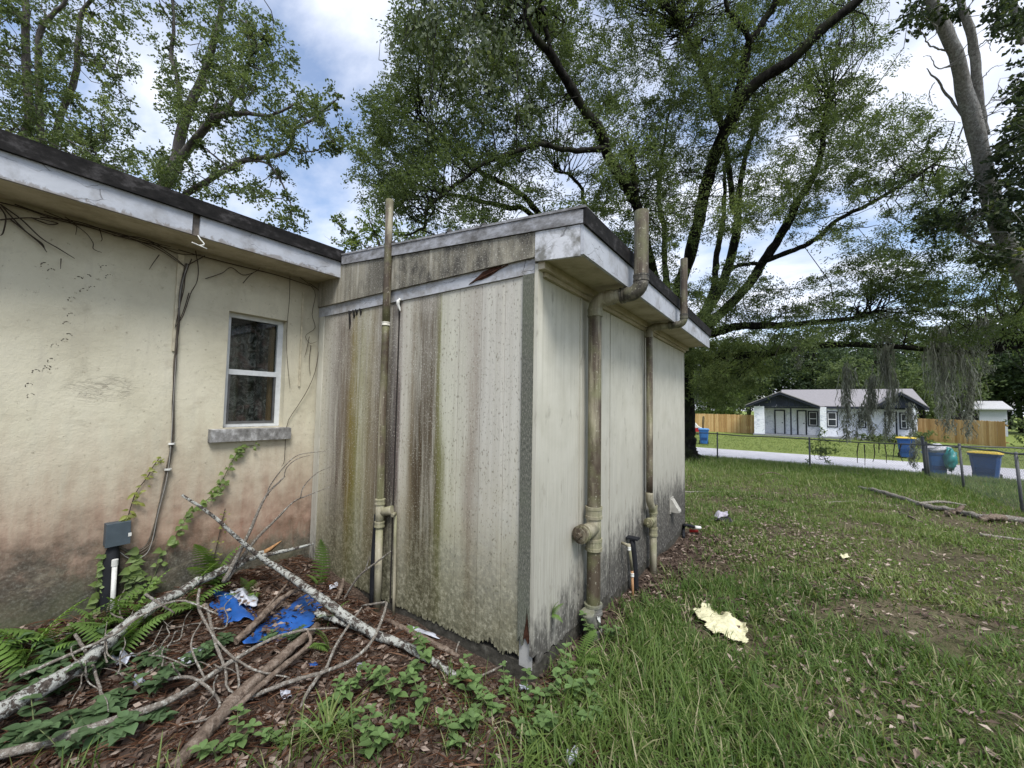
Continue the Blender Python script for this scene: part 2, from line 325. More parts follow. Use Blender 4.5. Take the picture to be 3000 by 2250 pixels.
c = m.mix(m.ramp(m.noise(p, 85, 2), [(.60, 0.), (.68, .7)]), c, (.50, .49, .42)); m.col(c).bump(m.math('ADD', gv, fine), .4, .006); GABLE = m.m
m = Mt('mold_board', .95, .1); p = m.pos(); f = m.noise(m.scl(p, (1, 1, .3)), 150, 6, .85); c = m.ramp(f, [(.34, (.045, .048, .040)), (.5, (.115, .118, .098)), (.68, (.33, .325, .27))])
c = m.mix(m.ramp(m.noise(p, 3, 4), [(.45, 0.), (.7, .5)]), c, (.13, .145, .10)); m.col(c).bump(f, .5, .005); MOLD = m.m
m = Mt('dark_drip_edge', .85, .2); p = m.pos(); f = m.noise(m.scl(p, (1, 1, 2)), 9, 7, .72); c = m.ramp(f, [(.36, (.005, .0048, .0046)), (.54, (.016, .0148, .0142)), (.76, (.085, .08, .08))]); m.col(c).bump(f, .4, .006); DRIP = m.m
m = Mt('grey_drip_edge', .8, .25); p = m.pos(); f = m.noise(m.scl(p, (1, 1, 2)), 7, 7, .7); c = m.ramp(f, [(.35, (.11, .105, .10)), (.5, (.24, .24, .245)), (.66, (.40, .41, .44))]); m.col(c).bump(f, .3, .005); DRIPG = m.m
m = Mt('soffit_paint', .85, .15); p = m.pos(); f = m.noise(p, 6, 6, .7); c = m.ramp(f, [(.35, (.34, .30, .21)), (.55, (.47, .42, .31)), (.75, (.53, .48, .37))]); c = m.mix(m.ramp(m.noise(m.scl(p, (1, 1, 1)), 28, 5, .7), [(.6, 0.), (.75, .5)]), c, (.16, .12, .08)); m.col(c); SOFFIT = m.m
m = Mt('slab_concrete', .95, .1); p = m.pos(); f = m.noise(p, 22, 6, .7); c = m.ramp(f, [(.3, (.03, .029, .024)), (.55, (.07, .066, .055)), (.75, (.14, .135, .115))]); m.col(c).bump(f, .6, .01); SLAB = m.m
m = Mt('sill_concrete', .95, .1); p = m.pos(); f = m.noise(m.scl(p, (1, 1, .7)), 17, 6, .7); c = m.ramp(f, [(.32, (.10, .098, .09)), (.52, (.24, .235, .225)), (.68, (.46, .46, .45))]); m.col(c).bump(f, .5, .008); SILLM = m.m
def pipe_mat(name, base, brown, amt):
    m = Mt(name, .6, .35); p = m.pos(); a = m.noise(m.scl(p, (20, 20, 1.2)), 1.3, 5, .6); f = m.noise(p, 60, 4, .65); b = m.noise(m.scl(p, (2, 2, .9)), 2.1, 4)
    c = m.mix(m.ramp(a, [(.40, 0.), (.56, amt)]), base, brown); c = m.mix(m.math('MULTIPLY', m.ramp(b, [(.42, 0.), (.58, 1.)]), amt), c, tuple(.8*x for x in brown)); c = m.mix(m.ramp(m.noise(p, 5, 4), [(.46, 0.), (.62, .5)]), c, (.17, .18, .08)); c = m.mix(m.ramp(f, [(.6, 0.), (.7, .6)]), c, (.50, .48, .38)); c = m.mix(m.ramp(f, [(.3, .5), (.38, 0.)]), c, (.06, .05, .04)); m.col(c).bump(f, .15, .003); return m.m
PVC = pipe_mat('algae_pvc', (.34, .31, .22), (.065, .045, .03), .9); PVC2 = pipe_mat('cream_pvc', (.42, .39, .29), (.17, .15, .095), .55); PVCD = pipe_mat('dark_pvc', (.16, .145, .11), (.045, .04, .033), .9)
def plain(name, c, rough=.8, spec=.25, var=.25, sc=18, bump=.15):
    m = Mt(name, rough, spec); p = m.obj(); f = m.noise(p, sc, 5, .65); c2 = tuple(x*(1-var) for x in c); c3 = tuple(min(1, x*(1+var)) for x in c)
    m.col(m.ramp(f, [(.3, c2), (.7, c3)])); 
    if bump: m.bump(f, bump, .01)
    return m.m
BLACK = plain('black_foam', (.012, .013, .016), .7); WHITEP = plain('white_plastic', (.62, .62, .58), .5); BOXM = plain('grey_utility_plastic', (.055, .072, .085), .5, .4, .15)
CABLE = plain('cable', (.10, .085, .065), .7); RUST = plain('rotten_wood', (.06, .028, .018), .9, .1, .6, 40, .8); ROOFM = plain('roof_membrane', (.06, .058, .055), .9)
ALU = plain('white_window_frame', (.60, .62, .62), .5, .4, .12); DARKROOM = plain('dark_room', (.02, .018, .016), .9)
m = Mt('glass', .04, .5); tr_ = m.n('ShaderNodeBsdfTransparent'); tr_.inputs[0].default_value = (.80, .84, .84, 1); gl_ = m.n('ShaderNodeBsdfGlossy'); gl_.inputs['Roughness'].default_value = .03; ms_ = m.n('ShaderNodeMixShader'); ms_.inputs[0].default_value = .06; m.t.links.new(tr_.outputs[0], ms_.inputs[1]); m.t.links.new(gl_.outputs[0], ms_.inputs[2]); m.t.links.new(ms_.outputs[0], m.o.inputs[0]); GLASS = m.m
m = Mt('floral_curtain', .95, .05); p = m.pos(); v = m.noise(p, 15, 5, .7, 1.6); v2 = m.noise(p, 7, 3, .6, .8); c = m.ramp(v, [(.38, (.012, .014, .014)), (.5, (.045, .05, .045)), (.58, (.16, .155, .145)), (.7, (.27, .25, .24))]); c = m.mix(m.ramp(v2, [(.52, 0.), (.66, .75)]), c, m.mix(.5, c, (.26, .13, .12))); m.col(c); CURT = m.m

# ------------------------------------------------------------------ ground and road
def grid_axis(lo, hi, step, far, n, r):
    a = np.arange(lo, hi, step); k = np.geomspace(1, far, n)
    return a, k
xs = np.concatenate([-6-np.geomspace(.15, 600, 34)[::-1], np.arange(-6, 6, .08), 6+np.geomspace(.0001, 600, 40)])
ys = np.concatenate([-1.5-np.geomspace(.15, 300, 24)[::-1], np.arange(-1.5, 8, .08), np.arange(8, 34, .35), 34+np.geomspace(.0001, 850, 34)])
gx, gy = np.meshgrid(xs, ys); gz = G(gx, gy)
V = np.stack([gx, gy, gz], -1).reshape(-1, 3); nx, ny = len(xs), len(ys)
ii = (np.arange(ny-1)[:, None]*nx+np.arange(nx-1)[None]).ravel(); F = np.stack([ii, ii+1, ii+1+nx, ii+nx], 1)
m = Mt('yard_ground', .95, .1); p = m.pos(); X, Y, Z = m.sep(p)
n1_ = m.noise(p, 1.1, 5, .6); n2_ = m.noise(p, 11, 6, .7); n3_ = m.noise(p, 55, 4, .7)
lit = m.ramp(n3_, [(.3, (.026, .019, .014)), (.5, (.065, .046, .035)), (.7, (.16, .122, .095))])
soil = m.ramp(n2_, [(.3, (.035, .034, .018)), (.5, (.070, .072, .032)), (.7, (.135, .115, .070))])
thatch = m.ramp(n3_, [(.3, (.06, .055, .03)), (.55, (.14, .115, .075)), (.72, (.24, .20, .14))])
c = m.mix(m.ramp(n1_, [(.42, 0.), (.6, .85)]), soil, thatch)
lw = m.math('ADD', X, m.math('MULTIPLY', m.math('SUBTRACT', n1_, .5), 1.0)); near = m.math('MULTIPLY', m.rng(lw, -.55, -.95), m.rng(Y, 6.8, 6.2)); c = m.mix(near, c, lit)
lawn = m.ramp(n2_, [(.3, (.12, .16, .04)), (.6, (.20, .24, .065)), (.75, (.30, .30, .13))]); fgr = m.ramp(n2_, [(.3, (.045, .085, .018)), (.6, (.085, .14, .03)), (.75, (.13, .17, .05))])  # lawn: far side of the road, sunlight worked into the paler colour
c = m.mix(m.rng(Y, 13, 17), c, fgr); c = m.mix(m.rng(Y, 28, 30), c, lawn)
m.col(c).bump(m.math('ADD', n2_, n3_), .7, .03)
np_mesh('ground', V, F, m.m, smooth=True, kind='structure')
m = Mt('pale_asphalt', .9, .2); p = m.pos(); n = m.noise(p, 1.2, 5, .6); f = m.noise(p, 40, 3); c = m.ramp(n, [(.3, (.42, .41, .43)), (.7, (.52, .51, .53))]); c = m.mix(m.ramp(f, [(.5, 0.), (.75, .35)]), c, (.30, .29, .30)); m.col(c).bump(f, .3, .01)
rx = np.concatenate([np.linspace(-90, 90, 91)]); V = []; 
for x in rx:
    for y in (24.35, 25.8, 27.3, 28.8, 30.25): V.append((x, y + .05*math.sin(x*1.7) + .04*math.sin(x*4.1), -1.085 + .05*(1-((y-27.3)/3)**2)))
ii = (np.arange(90)[:, None]*5+np.arange(4)[None]).ravel(); np_mesh('road', V, np.stack([ii, ii+5, ii+6, ii+1], 1), m.m, smooth=True, kind='structure')

# ------------------------------------------------------------------ the old house and its addition
H = root('old_house', 'cream stucco house with stained wood-sided addition and low flat eaves', 'house', (XW, YA, 0))
wy0, wy1, wz0, wz1 = 1.345, 1.815, 1.33, 2.30
w = MB()
w.box(XW-.2, XW, -5, wy0, -.4, 2.735); w.box(XW-.2, XW, wy1, YA+4.13, -.4, 2.735); w.box(XW-.2, XW, wy0, wy1, -.4, wz0); w.box(XW-.2, XW, wy0, wy1, wz1, 2.735)
w.build('wall', STUCCO, H)
w = MB(); w.box(-11.4, XW-.2, -5, -4.8, -.4, 2.735); w.box(-11.4, XW-.2, YE-.2, YE, -.4, 2.735); w.box(-11.4, -11.2, -4.8, YE-.2, -.4, 2.735); w.build('wall', STUCCO, H)
r = MB(); zr = lambda x: 2.945+.2*(-3.42-x)
r.prism([(-3.43, 2.955), (-7.7, 3.80), (-11.97, 2.955), (-11.97, 2.885), (-7.7, 3.73), (-3.43, 2.885)], 1, -5.4, 2.10); r.prism([(-3.30, 2.91), (-7.7, 3.78), (-11.97, 2.95), (-11.97, 2.88), (-7.7, 3.70), (-3.30, 2.84)], 1, 2.104, YE+.3); r.build('roof', ROOFM, H)
s_ = MB(); s_.box(-3.82, -3.455, -5.3, 2.09, 2.728, 2.742); s_.box(-3.56, -3.455, -5.3, 2.088, 2.7215, 2.7275); s_.build('soffit', SOFFIT, H)
for a, b in ((-5.35, .955), (1.0, 2.085)):
    f = MB(); f.box(-3.452, -3.43, a, b, 2.715, 2.885); f.build('fascia_board', FASCIAW, H)
f = MB(); f.box(-3.47, -3.453, .90, 1.06, 2.72, 2.884); f.build('fascia_splice', plain('weathered_wood', (.16, .14, .12), .9, .1, .5), H, label='bare grey wood showing in the gap between the fascia boards')
f = MB(); f.prism([(-3.429, 2.862), (-3.405, 2.862), (-3.400, 2.965), (-3.46, 2.972), (-3.46, 2.957), (-3.429, 2.955)], 1, -5.4, 2.105); f.build('drip_edge', DRIP, H)
# window
wn_ = MB(); fx = XW-.075
wn_.box(fx-.03, fx, wy0, wy0+.045, wz0, wz1-.0); wn_.box(fx-.03, fx, wy1-.045, wy1, wz0, wz1); wn_.box(fx-.03, fx, wy0+.045, wy1-.045, wz1-.035, wz1); wn_.box(fx-.03, fx, wy0+.045, wy1-.045, wz0, wz0+.03)
win = wn_.build('window', ALU, H)
q = MB(); zm = 1.80; q.box(fx-.022, fx+.008, wy0+.045, wy1-.045, zm-.022, zm+.022); q.build('sash_rail', ALU, win)
q = MB(); q.box(fx-.02, fx+.004, wy0+.0455, wy0+.06, wz0+.031, zm-.0225); q.box(fx-.02, fx+.004, wy1-.06, wy1-.0455, wz0+.031, zm-.0225); q.box(fx-.02, fx+.004, wy0+.06, wy1-.06, wz0+.031, wz0+.05); q.build('sash_frame', plain('dark_screen_frame', (.10, .10, .10), .6), win)
for a, b, dx in ((wz0+.05, zm-.023, -.012), (zm+.023, wz1-.036, -.016)):
    q = MB(); q.box(fx+dx-.004, fx+dx, wy0+.046, wy1-.046, a, b); q.build('pane', GLASS, win)
# curtain with folds and the dark room behind
nyc, nzc = 60, 8; yy = np.linspace(wy0+.03, wy1-.02, nyc); zz_ = np.linspace(wz0+.0, wz1-.07, nzc); cx = fx-.10+.012*np.sin(yy*90)+.008*np.sin(yy*47+1)
V = np.array([(cx[i], yy[i], z) for z in zz_ for i in range(nyc)]); ii = (np.arange(nzc-1)[:, None]*nyc+np.arange(nyc-1)[None]).ravel()
np_mesh('curtain', V, np.stack([ii, ii+1, ii+1+nyc, ii+nyc], 1), CURT, smooth=True, parent=win)
q = MB(); q.box(fx-.9, fx-.35, wy0-.5, wy1+.1, wz0-.3, wz1+.1); q.build('dark_room', DARKROOM, win)
q = MB(); q.box(fx-.14, fx-.06, wy1-.075, wy1-.045, wz0+.05, wz1-.04); q.build('inner_casing', plain('varnished_wood', (.16, .09, .04), .5), win)
q = MB(); q.hexa([(XW-.07, 1.245, 1.225), (XW+.045, 1.245, 1.220), (XW+.045, 1.872, 1.216), (XW-.07, 1.872, 1.222), (XW-.07, 1.245, 1.335), (XW+.048, 1.247, 1.318), (XW+.048, 1.870, 1.314), (XW-.07, 1.872, 1.333)]); q.build('window_sill', SILLM, H, label='flaking grey concrete window sill')
CST = plain('cream_strip', (.50, .45, .33), .8)
q = MB(); q.box(XW+.001, XW+.013, .985, 1.022, 1.92, 2.67); q.build('wire_cover', CST, H)
q = MB(); q.box(XW+.001, XW+.012, 1.935, 1.95, 1.70, 2.60); q.build('wire_cover', CST, H)

# addition: slab, panels with grooves, boards
q = MB(); q.box(XW+.02, XB-.004, YA+.010, YE-.01, -.5, -.012); q.build('slab', SLAB, H)
q = MB(); q.box(XW+.01, XB-.06, YA+.05, YE-.06, -.005, 2.62); q.build('core_wall', plain('sheathing', (.10, .08, .06)), H)
def ragged(x0, x1, zb, amp, n, seed, big=()):
    r_ = np.random.default_rng(seed); X_ = np.linspace(x0, x1, n); Z_ = zb + amp*r_.random(n)**2
    for c_, w_, h_ in big: Z_ = Z_+h_*np.clip(1-np.abs(X_-c_)/w_, 0, 1)
    return list(zip(X_, Z_))
def panel_A(x0, x1, ztop, grooves, name, mat, seed, amp=.02, zb=-.012, big=()):
    q = MB(); e = [x0]+[g for g in grooves if x0 < g < x1]+[x1]
    for i in range(len(e)-1):
        a = e[i]+(.0016 if i else 0); b = e[i+1]-(.0016 if i < len(e)-2 else 0)
        low = ragged(a, b, zb, amp, 26, seed+i, big)
        q.prism([(a, ztop)]+low+[(b, ztop)], 1, YA, YA+.012)
    q.prism([(x0+.001, ztop-.001), (x0+.001, zb+.05), (x1-.001, zb+.05), (x1-.001, ztop-.001)], 1, YA+.0125, YA+.022)
    return q.build(name, mat, H)
grv = [-3.42, -3.22, -3.02, -2.82, -2.35, -2.15, -1.95, -1.745, -1.545]
panel_A(-3.715, -2.628, 2.385, grv, 'siding_panel', SIDING, 10)
panel_A(-2.604, -1.402, 2.385, grv, 'siding_panel', SIDING, 30, .03, -.015, ((-1.43, .10, .05), (-1.62, .09, .05), (-2.59, .06, .05)))
q = MB(); q.box(-2.630, -2.602, YA+.004, YA+.02, .0, 2.38); q.build('panel_joint', plain('dark_joint', (.03, .026, .022), .9), H)
q = MB(); q.box(-3.80, -3.718, YA-.010, YA+.012, .0, 2.395); q.build('trim_board', CREAM, H)
q = MB(); q.prism([(-1.399, 2.385), (-1.399, .12), (-1.385, .16), (-1.37, .10), (-1.36, .17), (-1.345, .25), (-1.335, .34), (-1.325, .27), (-1.3145, .18), (-1.3145, 2.385)], 1, YA-.016, YA+.006); q.build('corner_board', MOLD, H, label='corner board black with mold, rotted away at its foot')
q = MB(); q.box(-1.400, -1.306, YA+.007, YA+.009, -.03, .42); q.build('corner_board', paint('bare_corner', (.42, .42, .40), (.34, .34, .33), (.10, .08, .06), .5, .7, .8), H, label='pale bare board under the rotted corner')
q = MB(); q.prism([(-1.372, .13), (-1.36, .20), (-1.345, .28), (-1.338, .33), (-1.328, .26), (-1.318, .17), (-1.33, .12), (-1.35, .15)], 1, YA-.006, YA+.0065); q.build('rotten_wood', RUST, H)
q = MB(); q.box(-3.81, -1.312, YA-.012, YA+.02, 2.388, 2.50); q.build('frieze_board', DIRTYW, H)
q = MB(); rp = [(-1.86, 2.401), (-1.80, 2.417), (-1.74, 2.415), (-1.66, 2.432), (-1.60, 2.455), (-1.57, 2.482), (-1.66, 2.484), (-1.69, 2.475), (-1.73, 2.47), (-1.78, 2.44)]; q.prism(rp, 1, YA-.0165, YA-.0115); q.build('rotten_wood', RUST, H, label='splintered dark red rot in the frieze board')
q = MB()
for k_ in range(9): 
    a = -1.84+.028*k_; q.tube([(a, YA-.018, 2.405+.007*k_), (a+.10, YA-.021, 2.43+.006*k_)], [.002, .004], 4)
q.build('splinter', RUST, H)
zt = lambda x: 2.612 + (-.974-x)*.0905
gs = [-3.80, -3.05, -2.25, -1.80, -1.302]
for i in range(4):
    a, b = gs[i]+.0015, gs[i+1]-.0015
    q = MB(); q.prism([(a, zt(a)-.003), (a, 2.482), (b, 2.482), (b, zt(b)-.003)], 1, YA-.034, YA-.013); q.build('gable_panel', GABLE, H)
q = MB(); q.prism([(-1.299, zt(-1.299)-.003), (-1.299, 2.452), (-.992, 2.425), (-.992, zt(-.992)-.003)], 1, YA-.036, YA-.014); q.build('eave_return', MOLDY, H)
q = MB(); q.prism([(-3.40, zt(-3.40)), (-.968, zt(-.968)), (-.968, zt(-.968)+.085), (-3.40, zt(-3.40)+.085)], 1, YA-.046, YA-.0365); q.prism([(-3.40, zt(-3.40)+.0855), (-.955, zt(-.968)+.0855), (-.955, zt(-.968)+.10), (-3.40, zt(-3.40)+.10)], 1, YA-.052, YA+.1); q.build('drip_edge', DRIPG, H)
q = MB(); q.prism([(-.975, zt(-.975)+.02), (-3.43, zt(-3.43)+.02), (-3.43, zt(-3.43)+.08), (-.975, zt(-.975)+.08)], 1, YA-.012, YE+.12); q.build('roof', ROOFM, H)
for x_, h_ in ((-2.05, .03), (-2.68, .022), (-1.72, .014), (-3.0, .02)):
    q = MB(); q.tube([(x_, YA-.03, zt(x_)+.10), (x_+.02, YA-.04, zt(x_)+.10+h_)], [.03, .008], 5); q.build('roof_felt_curl', ROOFM, H)
q = MB(); q.tube([(-2.585, YA-.02, 2.40), (-2.60, YA-.03, 2.37), (-2.595, YA-.02, 2.33), (-2.58, YA-.02, 2.30)], [.012, .016, .010, .004], 7, n=10, jitter=.2); q.build('pipe_hook', WHITEP, H)
for k_, (x_, l_) in enumerate(((-3.30, .17), (-3.24, .08), (-3.20, .05), (-3.14, .06))):
    q = MB(); q.tube([(x_, YA-.014, 2.392), (x_+.01, YA-.008, 2.392-l_*.6), (x_+.004, YA-.004, 2.392-l_)], [.008, .009, .003], 5, n=7); q.build('peeling_strip', DRIP, H)
# long wall
pan = [2.166, 3.352, 4.585, YE]
for i in range(3):
    q = MB(); a, b = pan[i]+(.007 if i else .003), pan[i+1]-.007
    low = ragged(a, b, -.02-.06*i, .03, 40, 60+i); q.prism([(a, 2.44)]+low+[(b, 2.44)], 0, XB-.012, XB); q.build('siding_panel', CREAM, H)
for y_ in pan[1:3]:
    q = MB(); q.box(XB-.02, XB-.0135, y_-.01, y_+.01, .0, 2.44); q.build('panel_joint', plain('dark_joint', (.03, .026, .022), .9), H)
q = MB(); q.box(XB-.0115, XB+.014, YA-.012, 2.165, .06, 2.445); q.build('corner_board', CREAM, H)
for a, b, c_ in ((2.735, 2.755, .2), (4.33, 4.355, .25)):
    q = MB(); q.box(XB+.001, XB+.012, a, b, c_, 2.37); q.build('batten', CREAM, H)
q = MB(); q.box(XB-.03, XB-.0125, 2.2, YE-.01, -.35, .1); q.build('footing_skirt', plain('footing', (.05, .048, .042), .95), H)
q = MB(); q.box(XB-.012, -.995, YA-.012, 3.6, 2.456, 2.468); q.build('soffit', SOFFIT, H)
q = MB(); q.box(XB-.012, -.995, 3.605, YE+.06, 2.456, 2.468); q.build('soffit', SOFFIT, H)
q = MB(); q.box(XB+.0145, XB+.06, YA-.010, YE+.05, 2.405, 2.455); q.box(XB+.001, XB+.03, 2.17, YE+.0, 2.375, 2.404); q.build('eave_molding', SOFFIT, H)
for a, b in ((YA-.034, 2.62), (2.622, 4.75), (4.752, YE+.09)):
    q = MB(); q.box(-.991, -.970, a, b, 2.432, 2.612); q.build('fascia_board', FASCIA, H)
q = MB(); q.prism([(-.9695, 2.600), (-.955, 2.600), (-.948, 2.700), (-1.02, 2.712), (-1.02, 2.704), (-.9695, 2.69)], 1, YA-.046, YE+.12); q.build('drip_edge', DRIP, H)
q = MB(); q.box(XB-2.5, XB-.013, YE-.012, YE, -.3, 2.45); q.build('siding_panel', CREAM, H)
q = MB(); q.box(XB-.2, XB+.003, YE+.001, YE+.02, -.2, 2.44); q.build('corner_board', CREAM, H)

# ------------------------------------------------------------------ pipes
def elbow(c, a, b, R, n=7):                             # quarter bend: from c-a*R to c+b*R
    c = np.array(c, float); a = np.array(a, float); b = np.array(b, float)
    o = c-a*R+b*R
    return [o-b*R*math.cos(t)+a*R*math.sin(t) for t in np.linspace(0, math.pi/2, n)]
def ring(q, c, ax, r, L, e=.006, seg=18): q.lathe(np.array(c)-np.array(ax)*L/2, ax, [(0, r), (.001, r+e), (L*.25, r+e), (L*.27, r+e*.6), (L*.73, r+e*.6), (L*.75, r+e), (L-.001, r+e), (L, r)], seg)
def vent(name, label, y, x0, x1, r, zb, zh, zt_, tee_z, kink=False, big=True):
    o = root(name, label, 'pipe', (x0, y, float(G(x0, y))), 'drain vent pipes on the addition')
    ex = np.array((1., 0, 0)); ez = np.array((0, 0, 1.)); R = r*1.7
    q = MB(); yk = y-.13 if kink else y
    lo = tee_z+.30 if kink else zb
    q.tube([(x0, yk, lo), (x0+.002, yk, (lo+zh)/2), (x0, yk, zh-R)], r, 18, n=12); q.build('riser', PVC, o)
    q = MB(); q.tube(elbow((x0, yk, zh), ez, ex, R), r*1.07, 18); q.build('elbow', PVC2, o)
    q = MB(); ring(q, (x0, yk, zh-R-.02), ez, r*1.02, .06); q.build('coupling', PVC2, o); q = MB(); ring(q, (x0+R+.03, yk, zh), ex, r*1.02, .06); q.build('coupling', PVC2, o)
    q = MB(); xm = x0+(x1-x0)*.62; q.tube([(x0+R, yk, zh), (xm, yk, zh+.002)], r, 18); q.build('cross_pipe', PVC2, o)
    q = MB(); q.tube([(xm, yk, zh), (x1-R, yk, zh)]+[tuple(v) for v in elbow((x1, yk, zh), ex, ez, R)][1:], r*1.06, 18); q.build('elbow', PVCD, o)
    q = MB(); ring(q, (xm, yk, zh), ex, r*1.02, .03, .008); q.build('coupling', PVCD, o); q = MB(); ring(q, (x1, yk, zh+R+.02), ez, r*1.03, .05, .005); q.build('coupling', PVCD, o)
    q = MB(); q.tube([(x1, yk, zh+R), (x1+.004, yk, zt_)], r*1.02, 18, cap=False); q.tube([(x1+.004, yk, zt_), (x1+.002, yk, zt_-.12)], r*.88, 18, cap=False)
    th = np.arange(18)*2*math.pi/18; A_ = [(x1+.004+r*1.02*math.cos(t), yk+r*1.02*math.sin(t), zt_) for t in th]; B_ = [(x1+.004+r*.88*math.cos(t), yk+r*.88*math.sin(t), zt_) for t in th]
    q.add(A_+B_, [(i, (i+1) % 18, 18+(i+1) % 18, 18+i) for i in range(18)]); q.build('vent_stack', PVC, o)
    if kink:
        q = MB(); q.tube([(x0, yk, lo+.01), (x0, yk, lo-.05), (x0, yk+.03, lo-.11), (x0, y-.03, lo-.17), (x0, y, lo-.23), (x0, y, tee_z+.04)], r*1.12, 16, n=14); q.build('offset_bend', PVC2, o)
        q = MB(); q.tube([(x0, y, tee_z+.05), (x0, y, zb)], r*1.05, 16); q.build('riser', PVC2, o)
    q = MB(); ring(q, (x0, y, tee_z+.115), ez, r*1.08, .09, .009); ring(q, (x0, y, tee_z-.115), ez, r*1.08, .09, .009); q.tube([(x0, y, tee_z+.16), (x0, y, tee_z-.16)], r*1.08, 18)
    d = np.array((-.04, -1, 0.)) if big else np.array((-.1, -1, 0)); d /= np.linalg.norm(d); c0 = np.array((x0, y, tee_z))
    Lb = .20 if big else .13
    q.tube([c0, c0+d*Lb], r*1.05, 18); q.build('tee', PVC2, o)
    q = MB(); ring(q, c0+d*(Lb-.01), d, r*1.06, .05, .010, 20); c1 = c0+d*(Lb+.02)
    q.lathe(c1-d*.01, d, [(0, r*.95), (.012, r*.95)], 18)
    q.lathe(c1, d, [(0, r*.42), (.025, r*.40)], 4); q.build('cleanout_plug', PVC, o)
    return o
v1 = vent('vent_pipe', 'thick algae-streaked drain pipe with square-headed cleanout plug nearest the corner', 2.83, -1.222, -.872, .050, -.02, 2.372, 2.965, .66)
q = MB(); ez = (0, 0, 1.); q.tube([(-1.222, 2.83, .10), (-1.222, 2.83, -.05)], .056, 18); q.tube([(-1.222, 2.83, -.05), (-1.224, 2.83, -.25)], .058, 18); ring(q, (-1.222, 2.83, .085), ez, .055, .07, .012); ring(q, (-1.222, 2.83, -.09), ez, .058, .06, .008)
q.tube([(-1.222, 2.82, -.04), (-1.225, 2.77, .03), (-1.228, 2.745, .09)], [.05, .045, .05], 14, n=8); q.build('hub', pipe_mat('grey_hub', (.24, .235, .22), (.09, .085, .08), .6), v1)
q = MB(); q.add([(-1.170, 2.785, .06), (-1.163, 2.815, .05), (-1.162, 2.825, .0), (-1.166, 2.80, .015), (-1.172, 2.785, .04)], [(0, 1, 2, 3, 4)]); q.build('paint_chip', WHITEP, v1)
v2 = vent('vent_pipe', 'thinner drain pipe with jogged bend, second from the corner', 4.40, -1.230, -.885, .034, -.28, 2.405, 3.075, .37, True, False)
# near-face pipe
o = root('vent_pipe', 'tall straight vent pipe rising past the roof on the stained face', 'pipe', (-2.70, 2.06, -.03), 'drain vent pipes on the addition')
q = MB(); q.tube([(-2.697, 2.055, .62), (-2.704, 2.055, 1.5), (-2.706, 2.058, 2.20)], .0295, 18, n=10); q.build('riser', PVC, o)
q = MB(); q.tube([(-2.706, 2.058, 2.20), (-2.712, 2.057, 3.24)], .031, 18, n=6, cap=True); q.build('vent_stack', PVC, o)
q = MB(); ring(q, (-2.706, 2.058, 2.20), ez, .030, .03, .005); q.build('coupling', plain('white_tape', (.62, .60, .52)), o)
q = MB(); q.tube([(-2.697, 2.055, .80), (-2.696, 2.055, .58)], .034, 18); ring(q, (-2.697, 2.055, .775), ez, .034, .045, .006); ring(q, (-2.696, 2.055, .60), ez, .034, .045, .006); q.tube([(-2.697, 2.06, .69), (-2.64, 2.085, .705), (-2.60, 2.10, .715)], [.034, .034, .036], 16); q.build('tee', PVC2, o)
q = MB(); q.tube([(-2.696, 2.055, .58), (-2.688, 2.055, -.12)], .0285, 18); q.build('riser', PVC2, o)
q = MB(); q.tube([(-2.768, 2.075, .66), (-2.766, 2.068, .3), (-2.762, 2.068, -.12)], [.016, .027, .029], 12, n=6); tag(q.build('foam_sleeve', BLACK, origin=(-2.745, 2.07, -.05)), 'black foam insulation sleeve against the stained face beside the tall pipe', 'pipe sleeve', 'black foam sleeves')
q = MB(); q.tube([(-2.545, 2.085, .70), (-2.535, 2.085, .3), (-2.529, 2.085, -.1)], .0115, 12, n=5); q.tube([(-2.545, 2.085, .70), (-2.53, 2.06, .706), (-2.515, 2.03, .70)], .013, 10); tag(q.build('water_pipe', PVC2, origin=(-2.53, 2.085, -.05)), 'thin cream water pipe on the stained face beside the tall vent pipe', 'pipe', 'thin water pipes')
o = root('water_pipe', 'thin cream drain line bent out of the long wall between the two vent pipes', 'pipe', (-1.2, 3.64, -.2), 'thin water pipes')
q = MB(); q.tube([(XB-.01, 3.655, .32), (-1.22, 3.60, .325)], .0125, 12); q.tube([(-1.218, 3.60, .338), (-1.205, 3.645, .10)], .0125, 12); q.build('tube', PVC2, o)
q = MB(); ring(q, (-1.217, 3.602, .30), ez, .0125, .03, .003, 12); q.build('coupling', WHITEP, o); q = MB(); ring(q, (-1.203, 3.645, .06), ez, .0125, .03, .003, 12); q.build('coupling', WHITEP, o)
q = MB(); q.tube([(-1.205, 3.645, .10), (-1.200, 3.66, -.22)], .0115, 12); q.build('tube', plain('copper', (.36, .20, .10), .6), o)
q = MB(); q.tube([(-1.25, 3.78, .33), (-1.235, 3.80, .1), (-1.23, 3.83, -.26)], [.026, .03, .03], 14, n=6); q.box(-1.30, -1.19, 3.75, 3.83, .33, .345); tag(q.build('foam_sleeve', BLACK, origin=(-1.23, 3.82, -.2)), 'black foam insulation sleeve standing behind the thin drain line on the long wall', 'pipe sleeve', 'black foam sleeves')
# dryer vent
o = root('dryer_vent', 'white louvred dryer vent hood low on the long wall', 'vent', (XB, 5.45, .3))
q = MB(); c = on(1966, 1482, 0, XB); y_ = float(c[1]); z_ = float(c[2]); VM = plain('weathered_vent', (.36, .35, .31), .7); q.prism([(XB, z_+.09), (XB+.025, z_+.09), (XB+.11, z_-.045), (XB+.11, z_-.065), (XB, z_-.065)], 1, y_-.06, y_+.06); q.build('hood', VM, o)
q = MB(); q.box(XB+.002, XB+.012, y_-.08, y_+.08, z_-.085, z_+.11); q.build('flange', VM, o)
